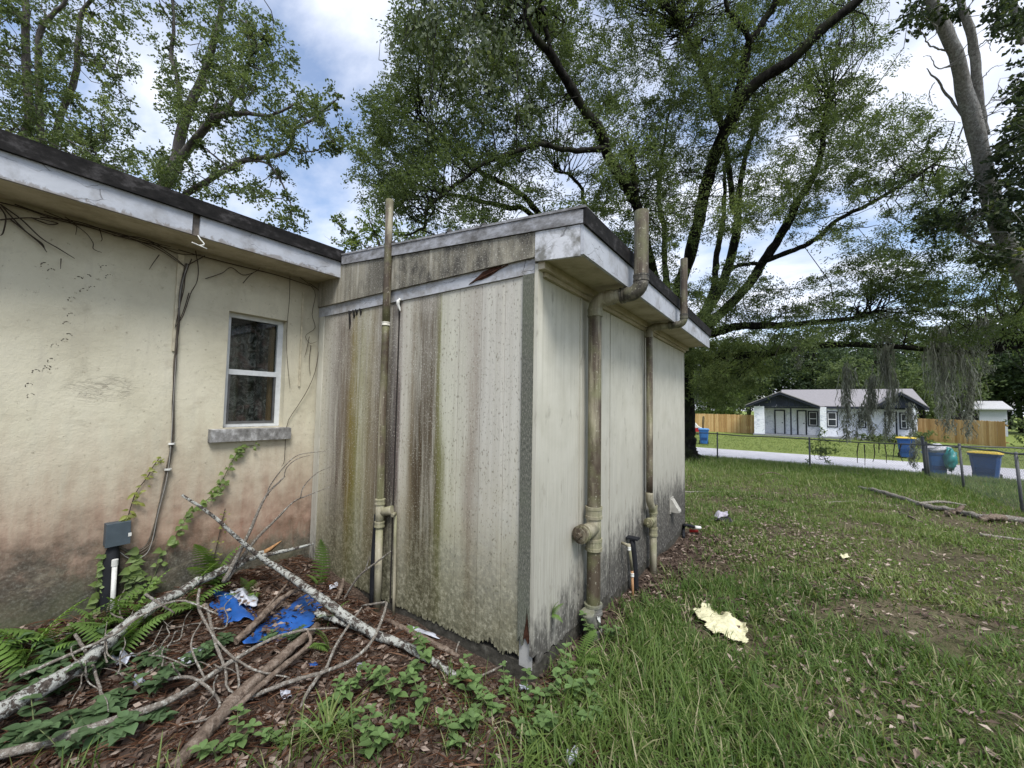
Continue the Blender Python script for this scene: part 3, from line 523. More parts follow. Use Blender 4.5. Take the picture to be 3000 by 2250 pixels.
# utility box, conduits and cables
c = on(345, 1560, 0, XW+.04); by, bz = float(c[1]), float(c[2])
o = root('utility_box', 'grey plastic cable box mounted low on the stucco wall', 'utility box', (XW+.04, by, bz))
q = MB(); q.box(XW+.001, XW+.07, by-.062, by+.055, bz-.075, bz+.07); q.build('case', BOXM, o)
q = MB(); q.hexa([(XW+.0705, by-.066, bz-.079), (XW+.082, by-.066, bz-.079), (XW+.082, by+.059, bz-.079), (XW+.0705, by+.059, bz-.079), (XW+.0705, by-.066, bz+.074), (XW+.078, by-.062, bz+.07), (XW+.078, by+.055, bz+.07), (XW+.0705, by+.059, bz+.074)]); q.build('lid', BOXM, o)
q = MB(); q.box(XW+.0825, XW+.0835, by+.045, by+.062, bz-.03, bz-.006); q.build('sticker', WHITEP, o)
p0 = on(340, 1600, 0, XW+.04); q = MB(); q.tube([(XW+.03, by-.01, bz-.07), (XW+.03, by-.02, bz-.2), (XW+.03, by-.02, -.1)], [.02, .045, .045], 14, n=8); tag(q.build('black_riser', BLACK, origin=(XW+.03, by-.02, 0)), 'black ribbed riser pipe under the grey cable box', 'pipe')
c1 = on(337, 1640, 0, XW+.09); q = MB(); q.tube([(XW+.09, float(c1[1]), .46), (XW+.092, float(c1[1])+.005, .05)], .0135, 12); q.lathe((XW+.09, float(c1[1]), .44), ez, [(0, .017), (.04, .017)], 12); tag(q.build('water_pipe', WHITEP, origin=(XW+.09, float(c1[1]), .05)), 'short white pipe standing in ferns under the cable box', 'pipe', 'thin water pipes')
cab = [(548, 772), (530, 850), (524, 950), (514, 1060), (508, 1180), (503, 1300), (486, 1400), (462, 1500), (446, 1570), (420, 1605), (380, 1612), (345, 1592)]
CB = []
o = root('cable_bundle', 'bundle of thin cables running down the stucco wall to the box', 'cable', on(446, 1570, 0, XW+.02))
for k_ in range(4):
    P_ = [on(x+random.uniform(-5, 5), y+(8*k_ if y > 1560 else 0), 0, XW+.012+.005*k_) for x, y in cab]
    q = MB(); q.tube(P_, .0045 if k_ < 2 else .003, 6, n=50); q.build('cable', CABLE if k_ < 3 else plain('pale_cable', (.24, .23, .21)), o)
q = MB()
for zt_ in (1300, 1375): 
    c2 = on(503 if zt_ == 1300 else 492, zt_, 0, XW+.02); q.lathe(c2-np.array((0, 0, .006)), ez, [(0, .022), (.012, .022)], 10)
q.build('clip', WHITEP, o)
q = MB(); c2 = on(580, 690, 0, -3.425); q.tube([c2, c2+(.02, .01, -.03), c2+(.03, .03, -.06), c2+(.02, .0, -.075), c2+(.03, -.04, -.07), c2+(.025, .05, -.085)], .004, 6, n=20); tag(q.build('loose_wire', WHITEP, origin=c2), 'loose white wire curled under the joint in the eave fascia', 'wire')

# ------------------------------------------------------------------ vegetation materials
def leafmat(name, stops, tr=.35, rough=.6, spec=.3, tint=(1.15, 1.2, .65)):
    m = Mt(name, rough, spec); c = m.ramp(m.attr(), stops); m.col(c).leafy(c, tr, tint); return m.m
OAKL = leafmat('oak_leaves', [(0, (.044, .066, .029)), (.35, (.088, .122, .050)), (.7, (.150, .192, .074)), (1, (.25, .285, .105))], .50)
VINEL = leafmat('grape_leaves', [(0, (.06, .085, .045)), (.5, (.10, .13, .07)), (1, (.17, .20, .11))], .4)
TREEL = leafmat('broad_leaves', [(0, (.050, .074, .034)), (.4, (.105, .142, .062)), (.75, (.18, .225, .092)), (1, (.32, .35, .12))], .46)
DARKL = leafmat('dark_leaves', [(0, (.024, .036, .024)), (.5, (.045, .066, .036)), (.85, (.085, .11, .045)), (1, (.20, .22, .05))], .38)
PALEL = leafmat('pale_leaves', [(0, (.07, .11, .03)), (.5, (.13, .19, .05)), (1, (.25, .30, .085))], .42)
FARL = leafmat('far_leaves', [(0, (.026, .048, .024)), (.5, (.06, .092, .042)), (1, (.125, .165, .06))], .38)
GRASS = leafmat('grass_blades', [(0, (.042, .084, .020)), (.4, (.090, .152, .034)), (.72, (.165, .23, .06)), (.86, (.24, .265, .105)), (1, (.40, .36, .23))], .42)
LITM = leafmat('dead_leaves', [(0, (.035, .024, .019)), (.4, (.10, .070, .053)), (.7, (.20, .152, .12)), (1, (.42, .345, .285))], .12, .8, .2, (1.1, .9, .7))
NEEDM = leafmat('pine_needles', [(0, (.06, .026, .014)), (.6, (.13, .062, .034)), (1, (.22, .13, .08))], .05, .8, .2, (1, .9, .7))
def plantmat(name, c, tr=.35, var=.35):
    m = Mt(name, .5, .35); r = m.rnd(); f = m.noise(m.obj(), 30, 3); k = m.math('ADD', m.math('MULTIPLY', r, .7), m.math('MULTIPLY', f, .3))
    cc = m.ramp(k, [(0, tuple(x*(1-var) for x in c)), (.5, c), (1, tuple(x*(1+1.3*var) for x in c))]); m.col(cc).leafy(cc, tr); return m.m
WEED = plantmat('weed_leaf', (.135, .215, .075)); FERN = plantmat('fern_frond', (.15, .25, .06)); IVYL = plantmat('vine_leaf', (.14, .20, .055)); BROAD = plantmat('broad_weed_leaf', (.075, .125, .055), .3, .5); YELV = plantmat('yellow_vine_leaf', (.22, .24, .06))
STEMG = plain('green_stem', (.10, .12, .05)); DRYV = plain('dry_vine', (.055, .042, .033), .9)
def bark(name, c0, c1, c2, sc=30, sz=.35, lich=None, moss=None):
    m = Mt(name, .95, .1); p = m.obj(); f = m.noise(m.scl(p, (1, 1, sz)), sc, 6, .7); c = m.ramp(f, [(.3, c0), (.5, c1), (.7, c2)])
    if lich is not None: c = m.mix(m.ramp(m.noise(p, lich[0], 9, .74, .4), [(lich[1], 0.), (lich[1]+.05, .95)]), c, lich[2])
    if moss is not None: c = m.mix(m.ramp(m.noise(p, 2.2, 4), [(.48, 0.), (.62, .6)]), c, moss)
    m.col(c).bump(f, .8, .03); return m.m
OAKB = bark('oak_bark', (.006, .0054, .005), (.013, .0118, .0105), (.042, .039, .035), 9, .4, (5, .66, (.15, .16, .14)), (.028, .034, .014))
PALEB = bark('pale_bark', (.13, .125, .115), (.27, .26, .245), (.44, .43, .41), 22, .5, (14, .54, (.42, .43, .41)))
GREYB = bark('grey_bark', (.05, .047, .043), (.11, .10, .092), (.20, .19, .17), 9, .4, (4, .62, (.20, .21, .19)))
LICH = bark('lichen_bark', (.035, .029, .024), (.085, .07, .06), (.17, .145, .125), 70, 1, (24, .475, (.47, .48, .44)))
LICH2 = bark('pale_twig_bark', (.10, .085, .07), (.21, .185, .155), (.34, .31, .27), 60, 1, (50, .54, (.47, .47, .42)))
DEADW = bark('weathered_log', (.06, .044, .035), (.17, .13, .10), (.30, .25, .205), 26, 1, None)
RAWW = plain('raw_broken_wood', (.34, .19, .09), .9, .1, .4, 50)
m = Mt('moss', .95, .05); c = m.ramp(m.attr(), [(0, (.12, .122, .10)), (.5, (.25, .255, .215)), (1, (.42, .425, .37))]); m.col(c).leafy(c, .5, (1.1, 1.1, .95)); MOSS = m.m

# ------------------------------------------------------------------ leaf clouds
def unit(v): return v/(np.linalg.norm(v, axis=-1, keepdims=True)+1e-9)
def leaf_arrays(C, D, Nn, L, Wd, var, fold=.25):
    """rhombic leaves folded on the midrib: centres, directions, normals"""
    n = len(C); D = unit(D); S = unit(np.cross(D, Nn)); Nn = np.cross(S, D)
    L = L[:, None]; Wd = Wd[:, None]
    V = np.stack([C-D*L*.5, C+S*Wd*.5+Nn*Wd*fold+D*L*.05, C+D*L*.5-Nn*L*.08, C-S*Wd*.5+Nn*Wd*fold+D*L*.05], 1).reshape(-1, 3)
    b = np.arange(n)[:, None]*4; F = np.concatenate([b+np.array([[0, 1, 2]]), b+np.array([[0, 2, 3]])], 0)
    return V, F, np.repeat(var, 4)
def sprays(A, rad, per, L, Wd, r, flat=.5, droop=.15, out=None, vbase=None):
    """leaf sprays: A (n,3) anchors, rad (n,), 'per' leaves each; leaves gathered along a few twiglets of each spray"""
    n = len(A); k = 7
    tw = unit(r.standard_normal((n, k, 3))*np.array([1, 1, flat])); 
    if out is not None: tw = unit(tw+.6*out[:, None, :])
    which = r.integers(0, k, (n, per)); t = r.random((n, per))**.75
    d = np.take_along_axis(tw, which[..., None].repeat(3, 2), 1)
    P = A[:, None, :]+d*(t*rad[:, None])[..., None]
    P[..., 2] -= droop*rad[:, None]*t**2
    P += r.standard_normal(P.shape)*(rad[:, None, None]*.11)
    D = unit(d+r.standard_normal(P.shape)*.7+np.array([0, 0, -droop])); Nn = unit(r.standard_normal(P.shape)*.75+np.array([0, 0, .7]))
    vb = (vbase if vbase is not None else r.random(n))[:, None]; var = np.clip(vb*.6+.45*r.random((n, per))-.02, 0, 1)
    C = P.reshape(-1, 3); N_ = len(C)
    return leaf_arrays(C, D.reshape(-1, 3), Nn.reshape(-1, 3), L*r.uniform(.65, 1.25, N_), Wd*r.uniform(.7, 1.2, N_), var.ravel())
def merge(parts):
    Vs, Fs, vs_ = [], [], []; o = 0
    for V, F, v in parts: Vs.append(V); Fs.append(F+o); vs_.append(v); o += len(V)
    return np.vstack(Vs), np.vstack(Fs), np.concatenate(vs_)
def limb_pts(L, n=40, wob=.04, seed=0):
    P = np.array([at(a, b, d) for a, b, d, _ in L]); r_ = [q[3] for q in L]
    Q = catmull(P, n); rr = np.interp(np.linspace(0, 1, n), np.linspace(0, 1, len(L)), r_)
    jr = np.random.default_rng(seed); w = np.cumsum(jr.standard_normal((n, 3)), 0); w -= np.linspace(0, 1, n)[:, None]*w[-1]; Q = Q+w*wob*.15
    return Q, rr
def in_poly(px, py, poly):
    ins = np.zeros(len(px), bool); j = len(poly)-1
    for i in range(len(poly)):
        xi, yi = poly[i]; xj, yj = poly[j]
        c = ((yi > py) != (yj > py)) & (px < (xj-xi)*(py-yi)/(yj-yi+1e-9)+xi); ins ^= c; j = i
    return ins
def vnoise(P, s, seed):
    r_ = np.random.default_rng(seed); k = r_.standard_normal((6, 3))*s; ph = r_.random(6)*6.28
    return np.sin(P@k.T+ph).mean(1)
def twigs(q, A, pts, prad, r, r0=.022, r1=.004, sag=.12, pick=6):
    for a in A:
        d = np.linalg.norm(pts-a, axis=1)+.8*np.maximum(0, pts[:, 2]-a[2]); i = np.argsort(d)[r.integers(0, pick)]
        b = pts[i]; L = np.linalg.norm(a-b)
        if L < .05: continue
        m1 = b*.65+a*.35+r.standard_normal(3)*L*sag; m2 = b*.3+a*.7+r.standard_normal(3)*L*sag
        q.tube([b, m1, m2, a], [min(r0, prad[i]*.7)]*1+[r0*.7, r0*.45, r1], 4, cap=False, n=6)
    return q

# ------------------------------------------------------------------ oak behind the addition
LB = [
 ('trunk', [(2002, 1345, 17.3, .62), (2004, 1270, 17.2, .45), (2002, 1150, 17.0, .40), (2000, 1040, 16.8, .40), (1996, 940, 16.5, .42)]),
 ('limb', [(1985, 1000, 16.7, .34), (1990, 850, 16., .27), (2030, 741, 15.2, .25), (2054, 633, 14.5, .24), (2075, 542, 13.9, .22), (2111, 434, 13.2, .22), (2147, 356, 12.7, .22), (2207, 259, 12.2, .19), (2316, 181, 11.7, .17), (2430, 72, 11.2, .15), (2521, 0, 10.9, .13), (2640, -140, 10.5, .09)]),
 ('limb', [(2150, 350, 12.7, .17), (2183, 199, 12.2, .14), (2201, 133, 12., .13), (2256, 54, 11.8, .11), (2286, 0, 11.6, .10), (2330, -140, 11.2, .06)]),
 ('limb', [(2201, 133, 12., .09), (2141, 36, 11.7, .075), (2120, -90, 11.3, .05)]),
 ('limb', [(2010, 1000, 16.8, .30), (2075, 904, 16.4, .22), (2123, 814, 16.1, .20), (2153, 681, 15.7, .18), (2165, 603, 15.4, .15), (2185, 470, 15., .10), (2230, 330, 14.5, .06)]),
 ('limb', [(2060, 920, 16.6, .16), (2095, 830, 16.7, .15), (2111, 711, 16.8, .13), (2130, 600, 16.8, .10), (2120, 480, 16.6, .06)]),
 ('limb', [(2020, 1000, 16.7, .30), (2087, 934, 16.4, .22), (2183, 844, 15.9, .20), (2237, 765, 15.5, .19), (2292, 681, 15.2, .17), (2334, 597, 14.8, .15), (2376, 530, 14.5, .13), (2400, 440, 14.2, .10), (2412, 362, 14., .08), (2435, 260, 13.8, .05)]),
 ('limb', [(2237, 765, 15.5, .12), (2364, 714, 15., .10), (2454, 645, 14.5, .085), (2563, 585, 14.1, .07), (2683, 512, 13.6, .055), (2774, 452, 13.2, .035)]),
 ('limb', [(2123, 814, 16.1, .09), (2150, 785, 15.9, .085), (2231, 771, 15.5, .08)]),
 ('limb', [(2000, 1010, 16.6, .26), (2093, 976, 15.9, .20), (2171, 958, 15.4, .17), (2300, 950, 14.8, .14), (2442, 934, 14.1, .10), (2581, 910, 13.4, .06)]),
 ('limb', [(1990, 1055, 16.7, .26), (2009, 1047, 16.5, .20), (2136, 1038, 16., .16), (2235, 1041, 15.6, .15), (2294, 1025, 15.3, .14), (2384, 1009, 14.9, .13), (2497, 1002, 14.4, .12), (2655, 1013, 13.7, .10), (2814, 1032, 13., .08), (2950, 1027, 12.5, .065), (3080, 1000, 12., .05)]),
 ('limb', [(1990, 980, 16.5, .30), (1930, 850, 15.2, .20), (1895, 720, 13.8, .19), (1880, 622, 12.9, .185), (1855, 557, 12.4, .18), (1815, 492, 11.9, .175), (1781, 437, 11.5, .17), (1761, 368, 11.1, .16), (1716, 318, 10.8, .14), (1666, 239, 10.4, .125), (1611, 154, 10., .115), (1572, 109, 9.8, .10), (1547, 60, 9.6, .085), (1537, -20, 9.4, .07), (1510, -160, 9., .04)]),
 ('limb', [(1611, 154, 10., .07), (1601, 65, 9.8, .06), (1586, 0, 9.6, .055), (1570, -120, 9.4, .035)]),
 ('limb', [(1772, 440, 11.4, .10), (1696, 443, 11., .085), (1631, 438, 10.7, .075), (1572, 423, 10.4, .07), (1497, 443, 10.1, .06), (1413, 472, 9.8, .055), (1348, 522, 9.6, .05), (1288, 572, 9.4, .045), (1244, 617, 9.3, .04), (1239, 656, 9.3, .035), (1184, 689, 9.2, .02)]),
 ('limb', [(1866, 560, 12.3, .09), (1855, 472, 12.2, .075), (1848, 433, 12.1, .05)]),
 ('limb', [(1960, 1000, 16.6, .22), (1780, 820, 15., .14), (1587, 629, 13.2, .11), (1552, 587, 12.8, .10), (1487, 542, 12.3, .09), (1423, 507, 11.9, .075), (1338, 452, 11.4, .06), (1288, 393, 11., .04), (1200, 330, 10.7, .02)]),
 ('limb', [(1960, 1010, 16.6, .20), (1760, 830, 15.2, .13), (1562, 631, 13.8, .10), (1497, 607, 13.4, .095), (1423, 592, 13., .085), (1348, 577, 12.6, .07), (1298, 569, 12.3, .055), (1200, 540, 11.9, .03)]),
 ('limb', [(1970, 1000, 16.7, .18), (1850, 800, 16., .11), (1721, 602, 15.2, .075), (1706, 552, 15., .07), (1666, 517, 14.8, .06), (1622, 502, 14.6, .04)]),
 ('limb', [(1980, 1000, 16.9, .2), (1945, 796, 17., .14), (1940, 686, 17., .12), (1925, 597, 16.9, .11), (1935, 480, 16.6, .08), (1960, 330, 16.2, .05)]),
 ('limb', [(1930, 0, 13.2, .08), (1990, 70, 13.5, .09), (2030, 150, 13.8, .10), (2080, 270, 14.2, .11), (2120, 420, 14.6, .11), (2150, 620, 15.4, .12)]),
]
r = np.random.default_rng(3)
oak_base = at(2002, 1335, 17.3); oak_base[2] = G(oak_base[0], oak_base[1])
OAK = root('oak_tree', 'huge live oak spreading dark limbs over the addition roof', 'tree', oak_base)
LP, LR = [], []
for i, (nm, L) in enumerate(LB):
    P, R = limb_pts(L, 44, .10 if nm == 'limb' else .03, i)
    if nm == 'trunk': P[0][2] = oak_base[2]-.1
    R = R*(.86 if nm == 'limb' else 1); q = MB(); q.tube(P, R*(1+.06*np.sin(np.arange(len(R))*1.7)), 12, jitter=.06, seed=i); q.build('trunk' if nm == 'trunk' else 'limb', OAKB, OAK)
    if nm == 'limb': LP.append(P[8:]); LR.append(R[8:])
q = MB()
for a in np.arange(0, 6.28, .8):
    e = oak_base+np.array((math.cos(a)*1.3, math.sin(a)*1.3, 0)); e[2] = G(e[0], e[1])-.05; q.tube([oak_base+(0, 0, .45), oak_base*.6+e*.4+(0, 0, .16), e], [.25, .17, .06], 8, n=8)
q.build('root_flare', OAKB, OAK)
LP = np.vstack(LP); LR = np.concatenate(LR)
poly = [(1200, -330), (1175, 150), (1130, 270), (1070, 370), (1045, 480), (1085, 560), (1120, 610), (1230, 640), (1420, 650), (1560, 625), (1730, 640), (1900, 760), (2000, 960), (2010, 1130), (2090, 1175), (2200, 1150), (2260, 1060), (2400, 1000), (2620, 990), (2850, 1000), (3080, 990), (3080, 660), (2870, 640), (2800, 520), (2720, 330), (2640, 300), (2560, 120), (2540, -330)]
n = 3600
px = r.uniform(1030, 3100, n*3); py = r.uniform(-340, 1020, n*3); ok = in_poly(px, py, poly); px, py = px[ok], py[ok]
dep = np.interp(px, [1030, 1400, 1800, 2200, 2700, 3080], [10.0, 11.5, 13.2, 14.5, 14.2, 13.0])+r.normal(0, 1.5, len(px))
dep = np.clip(dep, 8.2, 18)
A = np.array([at(a, b, d) for a, b, d in zip(px, py, dep)])
dn = vnoise(A, .9, 5)+.6*vnoise(A, 2.2, 6)
hole = (in_poly(px, py, [(1440, 520), (1700, 480), (1740, 600), (1480, 640)]) | in_poly(px, py, [(2180, 700), (2420, 560), (2650, 560), (2700, 700), (2300, 850)]) | in_poly(px, py, [(1960, 650), (2080, 640), (2090, 860), (1990, 820)]) | in_poly(px, py, [(2520, 80), (2700, 330), (2600, 330), (2480, 180)]))
keep = (dn > -.48) & (~hole | (r.random(len(px)) < .33)); A = A[keep]; px = px[keep]; A = A[:1900]; px = px[:1900]
tip = r.random(len(LP)) < .10; A2 = LP[tip]+r.standard_normal((tip.sum(), 3))*.5
pe = [(2005, 1000), (2020, 1150), (2110, 1185), (2210, 1150), (2270, 1070), (2240, 1000)]; ex = r.uniform(2000, 2280, 400); ey = r.uniform(990, 1190, 400); ek = in_poly(ex, ey, pe); ex, ey = ex[ek][:95], ey[ek][:95]; A3 = np.array([at(a, b, d) for a, b, d in zip(ex, ey, r.uniform(14.5, 17, len(ex)))])
A = np.vstack([A, A2, A3]); rad = r.uniform(.35, .75, len(A))
per = 225
vb = np.clip(.45+.35*vnoise(A, .8, 9)+.3*(r.random(len(A))-.5), 0, 1); vb[-len(A3):] = np.clip(vb[-len(A3):]+.35, 0, 1)
V, F, va = sprays(A, rad, per, .098, .035, r, .45, .15, None, vb)
np_mesh('crown', V, F, OAKL, va, OAK)
q = twigs(MB(), A[::2], LP, LR, r, .02, .004); q.build('twigs', OAKB, OAK, kind='stuff')

# crown beyond the frame so that the tree is whole
q = None
# grape vine hanging from the top of the oak
r = np.random.default_rng(12)
c0 = at(1400, -60, 8.2); GV = root('grape_vine', 'grey-green grape vine leaves hanging from the oak over the addition', 'vine', c0)
parts = []; q = MB()
for k_ in range(24):
    x0 = r.uniform(1180, 1560); y1 = r.uniform(60, 250) if x0 < 1260 else r.uniform(180, 430)
    d0 = r.uniform(7.6, 8.8); P = np.array([at(x0+r.uniform(-40, 60), -120, d0), at(x0+r.uniform(-20, 20), y1*.4, d0), at(x0+r.uniform(-40, 20), y1, d0)]); P = catmull(P, 14)
    q.tube(P, .007, 4, cap=False)
    nl = 46; t = r.random(nl); C = np.array([P[min(13, int(a*14))] for a in t])+r.standard_normal((nl, 3))*.15
    D = np.array([0, 0, -1.])+r.standard_normal((nl, 3))*.5; Nn = r.standard_normal((nl, 3)); parts.append(leaf_arrays(C, D, Nn, r.uniform(.08, .14, nl), r.uniform(.07, .12, nl), r.random(nl), .15))
V, F, va = merge(parts); np_mesh('leaves', V, F, VINEL, va, GV); q.build('stems', OAKB, GV, kind='stuff')

# ------------------------------------------------------------------ trees behind the stucco wing
def tree(name, label, base_px, limbs, blobs, bk, lm, L, Wd, seed, per=60, group=None, tw_=.02, flat=.7, dj=.8, twg=3, vshift=0., pal=None):
    r = np.random.default_rng(seed); b = at(*base_px); b[2] = G(b[0], b[1]); T = root(name, label, 'tree', b, group)
    LP, LR = [], []
    for i, Lm in enumerate(limbs):
        P, R = limb_pts(Lm, 30, .06, seed*50+i); R = R*.78

        if i == 0: P = np.vstack([b+(0, 0, -.1), (b*.5+P[0]*.5), P]); R = np.concatenate([[R[0]*1.35, R[0]*1.1], R])
        q = MB(); q.tube(P, R, 10, jitter=.05, seed=i); q.build('trunk' if i == 0 else 'limb', bk, T); LP.append(P); LR.append(R)
    LP = np.vstack(LP); LR = np.concatenate(LR); AA = []; RR = []; VB = []
    for x, y, rx, ry, d, n in blobs:
        a = r.uniform(0, 6.28, n); u = np.sqrt(r.random(n)); dd = d+r.normal(0, dj, n)
        A = np.array([at(x+rx*k*math.cos(t), y+ry*k*math.sin(t), e) for t, k, e in zip(a, u, dd)]); AA.append(A); RR.append(r.uniform(.22, .46, n)); VB.append(np.clip(r.normal(.45+vshift, .22, n), 0, 1))
    if bk is GREYB:
        k_ = r.random(len(LP)) < .32; A_ = LP[k_]+r.normal(0, .14, (k_.sum(), 3)); AA.append(A_); RR.append(r.uniform(.15, .3, len(A_))); VB.append(np.clip(r.normal(.4, .2, len(A_)), 0, 1))
    A = np.vstack(AA); rad = np.concatenate(RR); vb = np.concatenate(VB)
    V, F, va = sprays(A, rad, per, L, Wd, r, flat, .2, None, vb); np_mesh('crown', V, F, lm, va, T)
    twigs(MB(), A[::twg], LP, LR, r, tw_, .004).build('twigs', bk, T, kind='stuff')
    return T
tree('sweetgum_tree', 'ivy-clad leaning tree with long bent limb behind the stucco roof', (470, 1200, 13.5),
 [[(474, 700, 13.3, .26), (482, 552, 13, .24), (512, 487, 12.9, .23), (527, 398, 12.8, .19), (552, 323, 12.7, .17), (586, 249, 12.6, .15), (621, 149, 12.4, .12), (650, 0, 12.2, .08), (680, -150, 12, .04)],
  [(505, 500, 12.9, .18), (562, 422, 12.4, .15), (611, 363, 12., .13), (656, 338, 11.8, .11), (721, 333, 11.5, .08), (800, 335, 11.3, .05), (870, 300, 11.1, .03)],
  [(510, 640, 13, .15), (537, 577, 12.8, .12), (601, 537, 12.5, .11), (671, 492, 12.2, .10), (721, 467, 12., .09), (815, 452, 11.7, .075), (850, 428, 11.5, .065), (865, 378, 11.4, .055), (920, 343, 11.2, .045), (985, 293, 11., .02)],
  [(527, 300, 12.8, .09), (520, 230, 12.8, .085), (502, 149, 12.8, .075), (507, 75, 12.7, .06), (497, -40, 12.6, .04)],
  [(611, 363, 12., .06), (625, 330, 12, .055), (640, 290, 12, .04)], [(656, 338, 11.8, .07), (720, 230, 11.8, .06), (733, 149, 11.8, .05), (721, 60, 11.8, .03)],
  [(721, 467, 12, .05), (790, 480, 11.8, .04), (840, 560, 11.6, .03), (860, 620, 11.5, .015)], [(740, 160, 11.8, .035), (780, 110, 11.7, .025), (800, 80, 11.7, .012)],
  [(671, 492, 12.2, .045), (620, 450, 12.2, .03), (580, 420, 12.2, .02)], [(850, 428, 11.5, .03), (920, 440, 11.4, .022), (975, 410, 11.3, .012), (1030, 390, 11.2, .006)]],
 [(640, 230, 60, 110, 12.4, 34), (720, 170, 60, 130, 11.9, 42), (560, 330, 70, 60, 12.6, 26), (500, 480, 45, 55, 12.7, 24), (515, 240, 55, 60, 12.7, 14), (650, 60, 130, 60, 12.2, 34), (480, 100, 40, 90, 12.6, 9), (800, 200, 60, 110, 11.6, 18), (850, 320, 70, 70, 11.3, 16), (930, 300, 60, 50, 11.1, 11), (760, 400, 100, 60, 11.6, 22), (600, 570, 60, 50, 12.5, 12), (720, 590, 110, 60, 11.9, 15), (860, 640, 60, 50, 11.5, 10), (480, 520, 50, 40, 12.6, 12), (980, 390, 50, 30, 11.2, 5), (650, 470, 60, 60, 12.2, 10), (600, -120, 200, 100, 12.2, 36)],
 GREYB, TREEL, .085, .06, 21, 66, 'trees behind the stucco wing')
tree('gum_tree', 'tall slim-trunked tree at the photo\'s left edge behind the stucco roof', (95, 1200, 15),
 [[(90, 700, 14.6, .20), (82, 413, 14.3, .17), (85, 348, 14.2, .16), (75, 174, 14., .14), (75, 0, 13.8, .11), (70, -160, 13.6, .06)],
  [(122, 600, 14.2, .16), (119, 423, 13.9, .13), (114, 249, 13.7, .12), (119, 100, 13.5, .10), (159, 35, 13.4, .08), (191, 0, 13.3, .07), (230, -120, 13.2, .04)],
  [(150, 600, 14.8, .15), (164, 373, 14.5, .12), (216, 234, 14.3, .12), (224, 124, 14.2, .10), (239, 30, 14.1, .08), (290, -10, 14, .05), (340, 0, 13.9, .03)],
  [(300, 490, 13.5, .04), (270, 430, 13.6, .05), (265, 400, 13.8, .05)], [(75, 60, 13.8, .05), (40, 20, 13.7, .05), (10, -30, 13.6, .03)], [(225, 150, 14.2, .04), (300, 200, 14, .025), (350, 240, 13.9, .012)]],
 [(40, 420, 90, 120, 13.8, 50), (140, 320, 120, 110, 13.8, 56), (250, 430, 130, 110, 13.7, 62), (60, 200, 100, 120, 13.8, 40), (190, 130, 90, 80, 13.9, 30), (300, 90, 70, 60, 13.8, 18), (330, 200, 60, 60, 13.8, 14), (340, 340, 60, 70, 13.6, 18), (120, 480, 200, 90, 13.6, 44), (380, 500, 60, 60, 13.3, 16), (100, 20, 120, 60, 13.8, 26), (370, 20, 50, 50, 13.7, 9), (-80, 250, 90, 300, 13.8, 60), (150, -130, 250, 110, 13.8, 50)],
 GREYB, TREEL, .09, .064, 22, 64, 'trees behind the stucco wing')
tree('young_tree', 'small light-green tree peeping over the addition roof beside the tall pipe', (1120, 1150, 20),
 [[(1120, 900, 19.8, .12), (1115, 740, 19.6, .09), (1100, 690, 19.5, .06), (1080, 640, 19.4, .03)], [(1115, 760, 19.6, .05), (1040, 700, 19.5, .03), (970, 640, 19.4, .008)], [(1090, 740, 19.6, .03), (1020, 730, 19.5, .015), (950, 690, 19.4, .005)], [(1115, 740, 19.6, .05), (1180, 690, 19.5, .03), (1240, 700, 19.4, .01)], [(1060, 720, 19.5, .02), (1000, 660, 19.5, .01), (985, 620, 19.4, .005)]],
 [(1100, 640, 50, 40, 19.4, 12), (1080, 710, 70, 40, 19.5, 16), (1160, 690, 60, 50, 19.5, 16), (1250, 700, 70, 30, 19.5, 14), (1380, 650, 90, 30, 19.5, 12)], GREYB, PALEL, .12, .085, 23, 46, 'trees behind the stucco wing', .012, .8, .6, 1, .2)
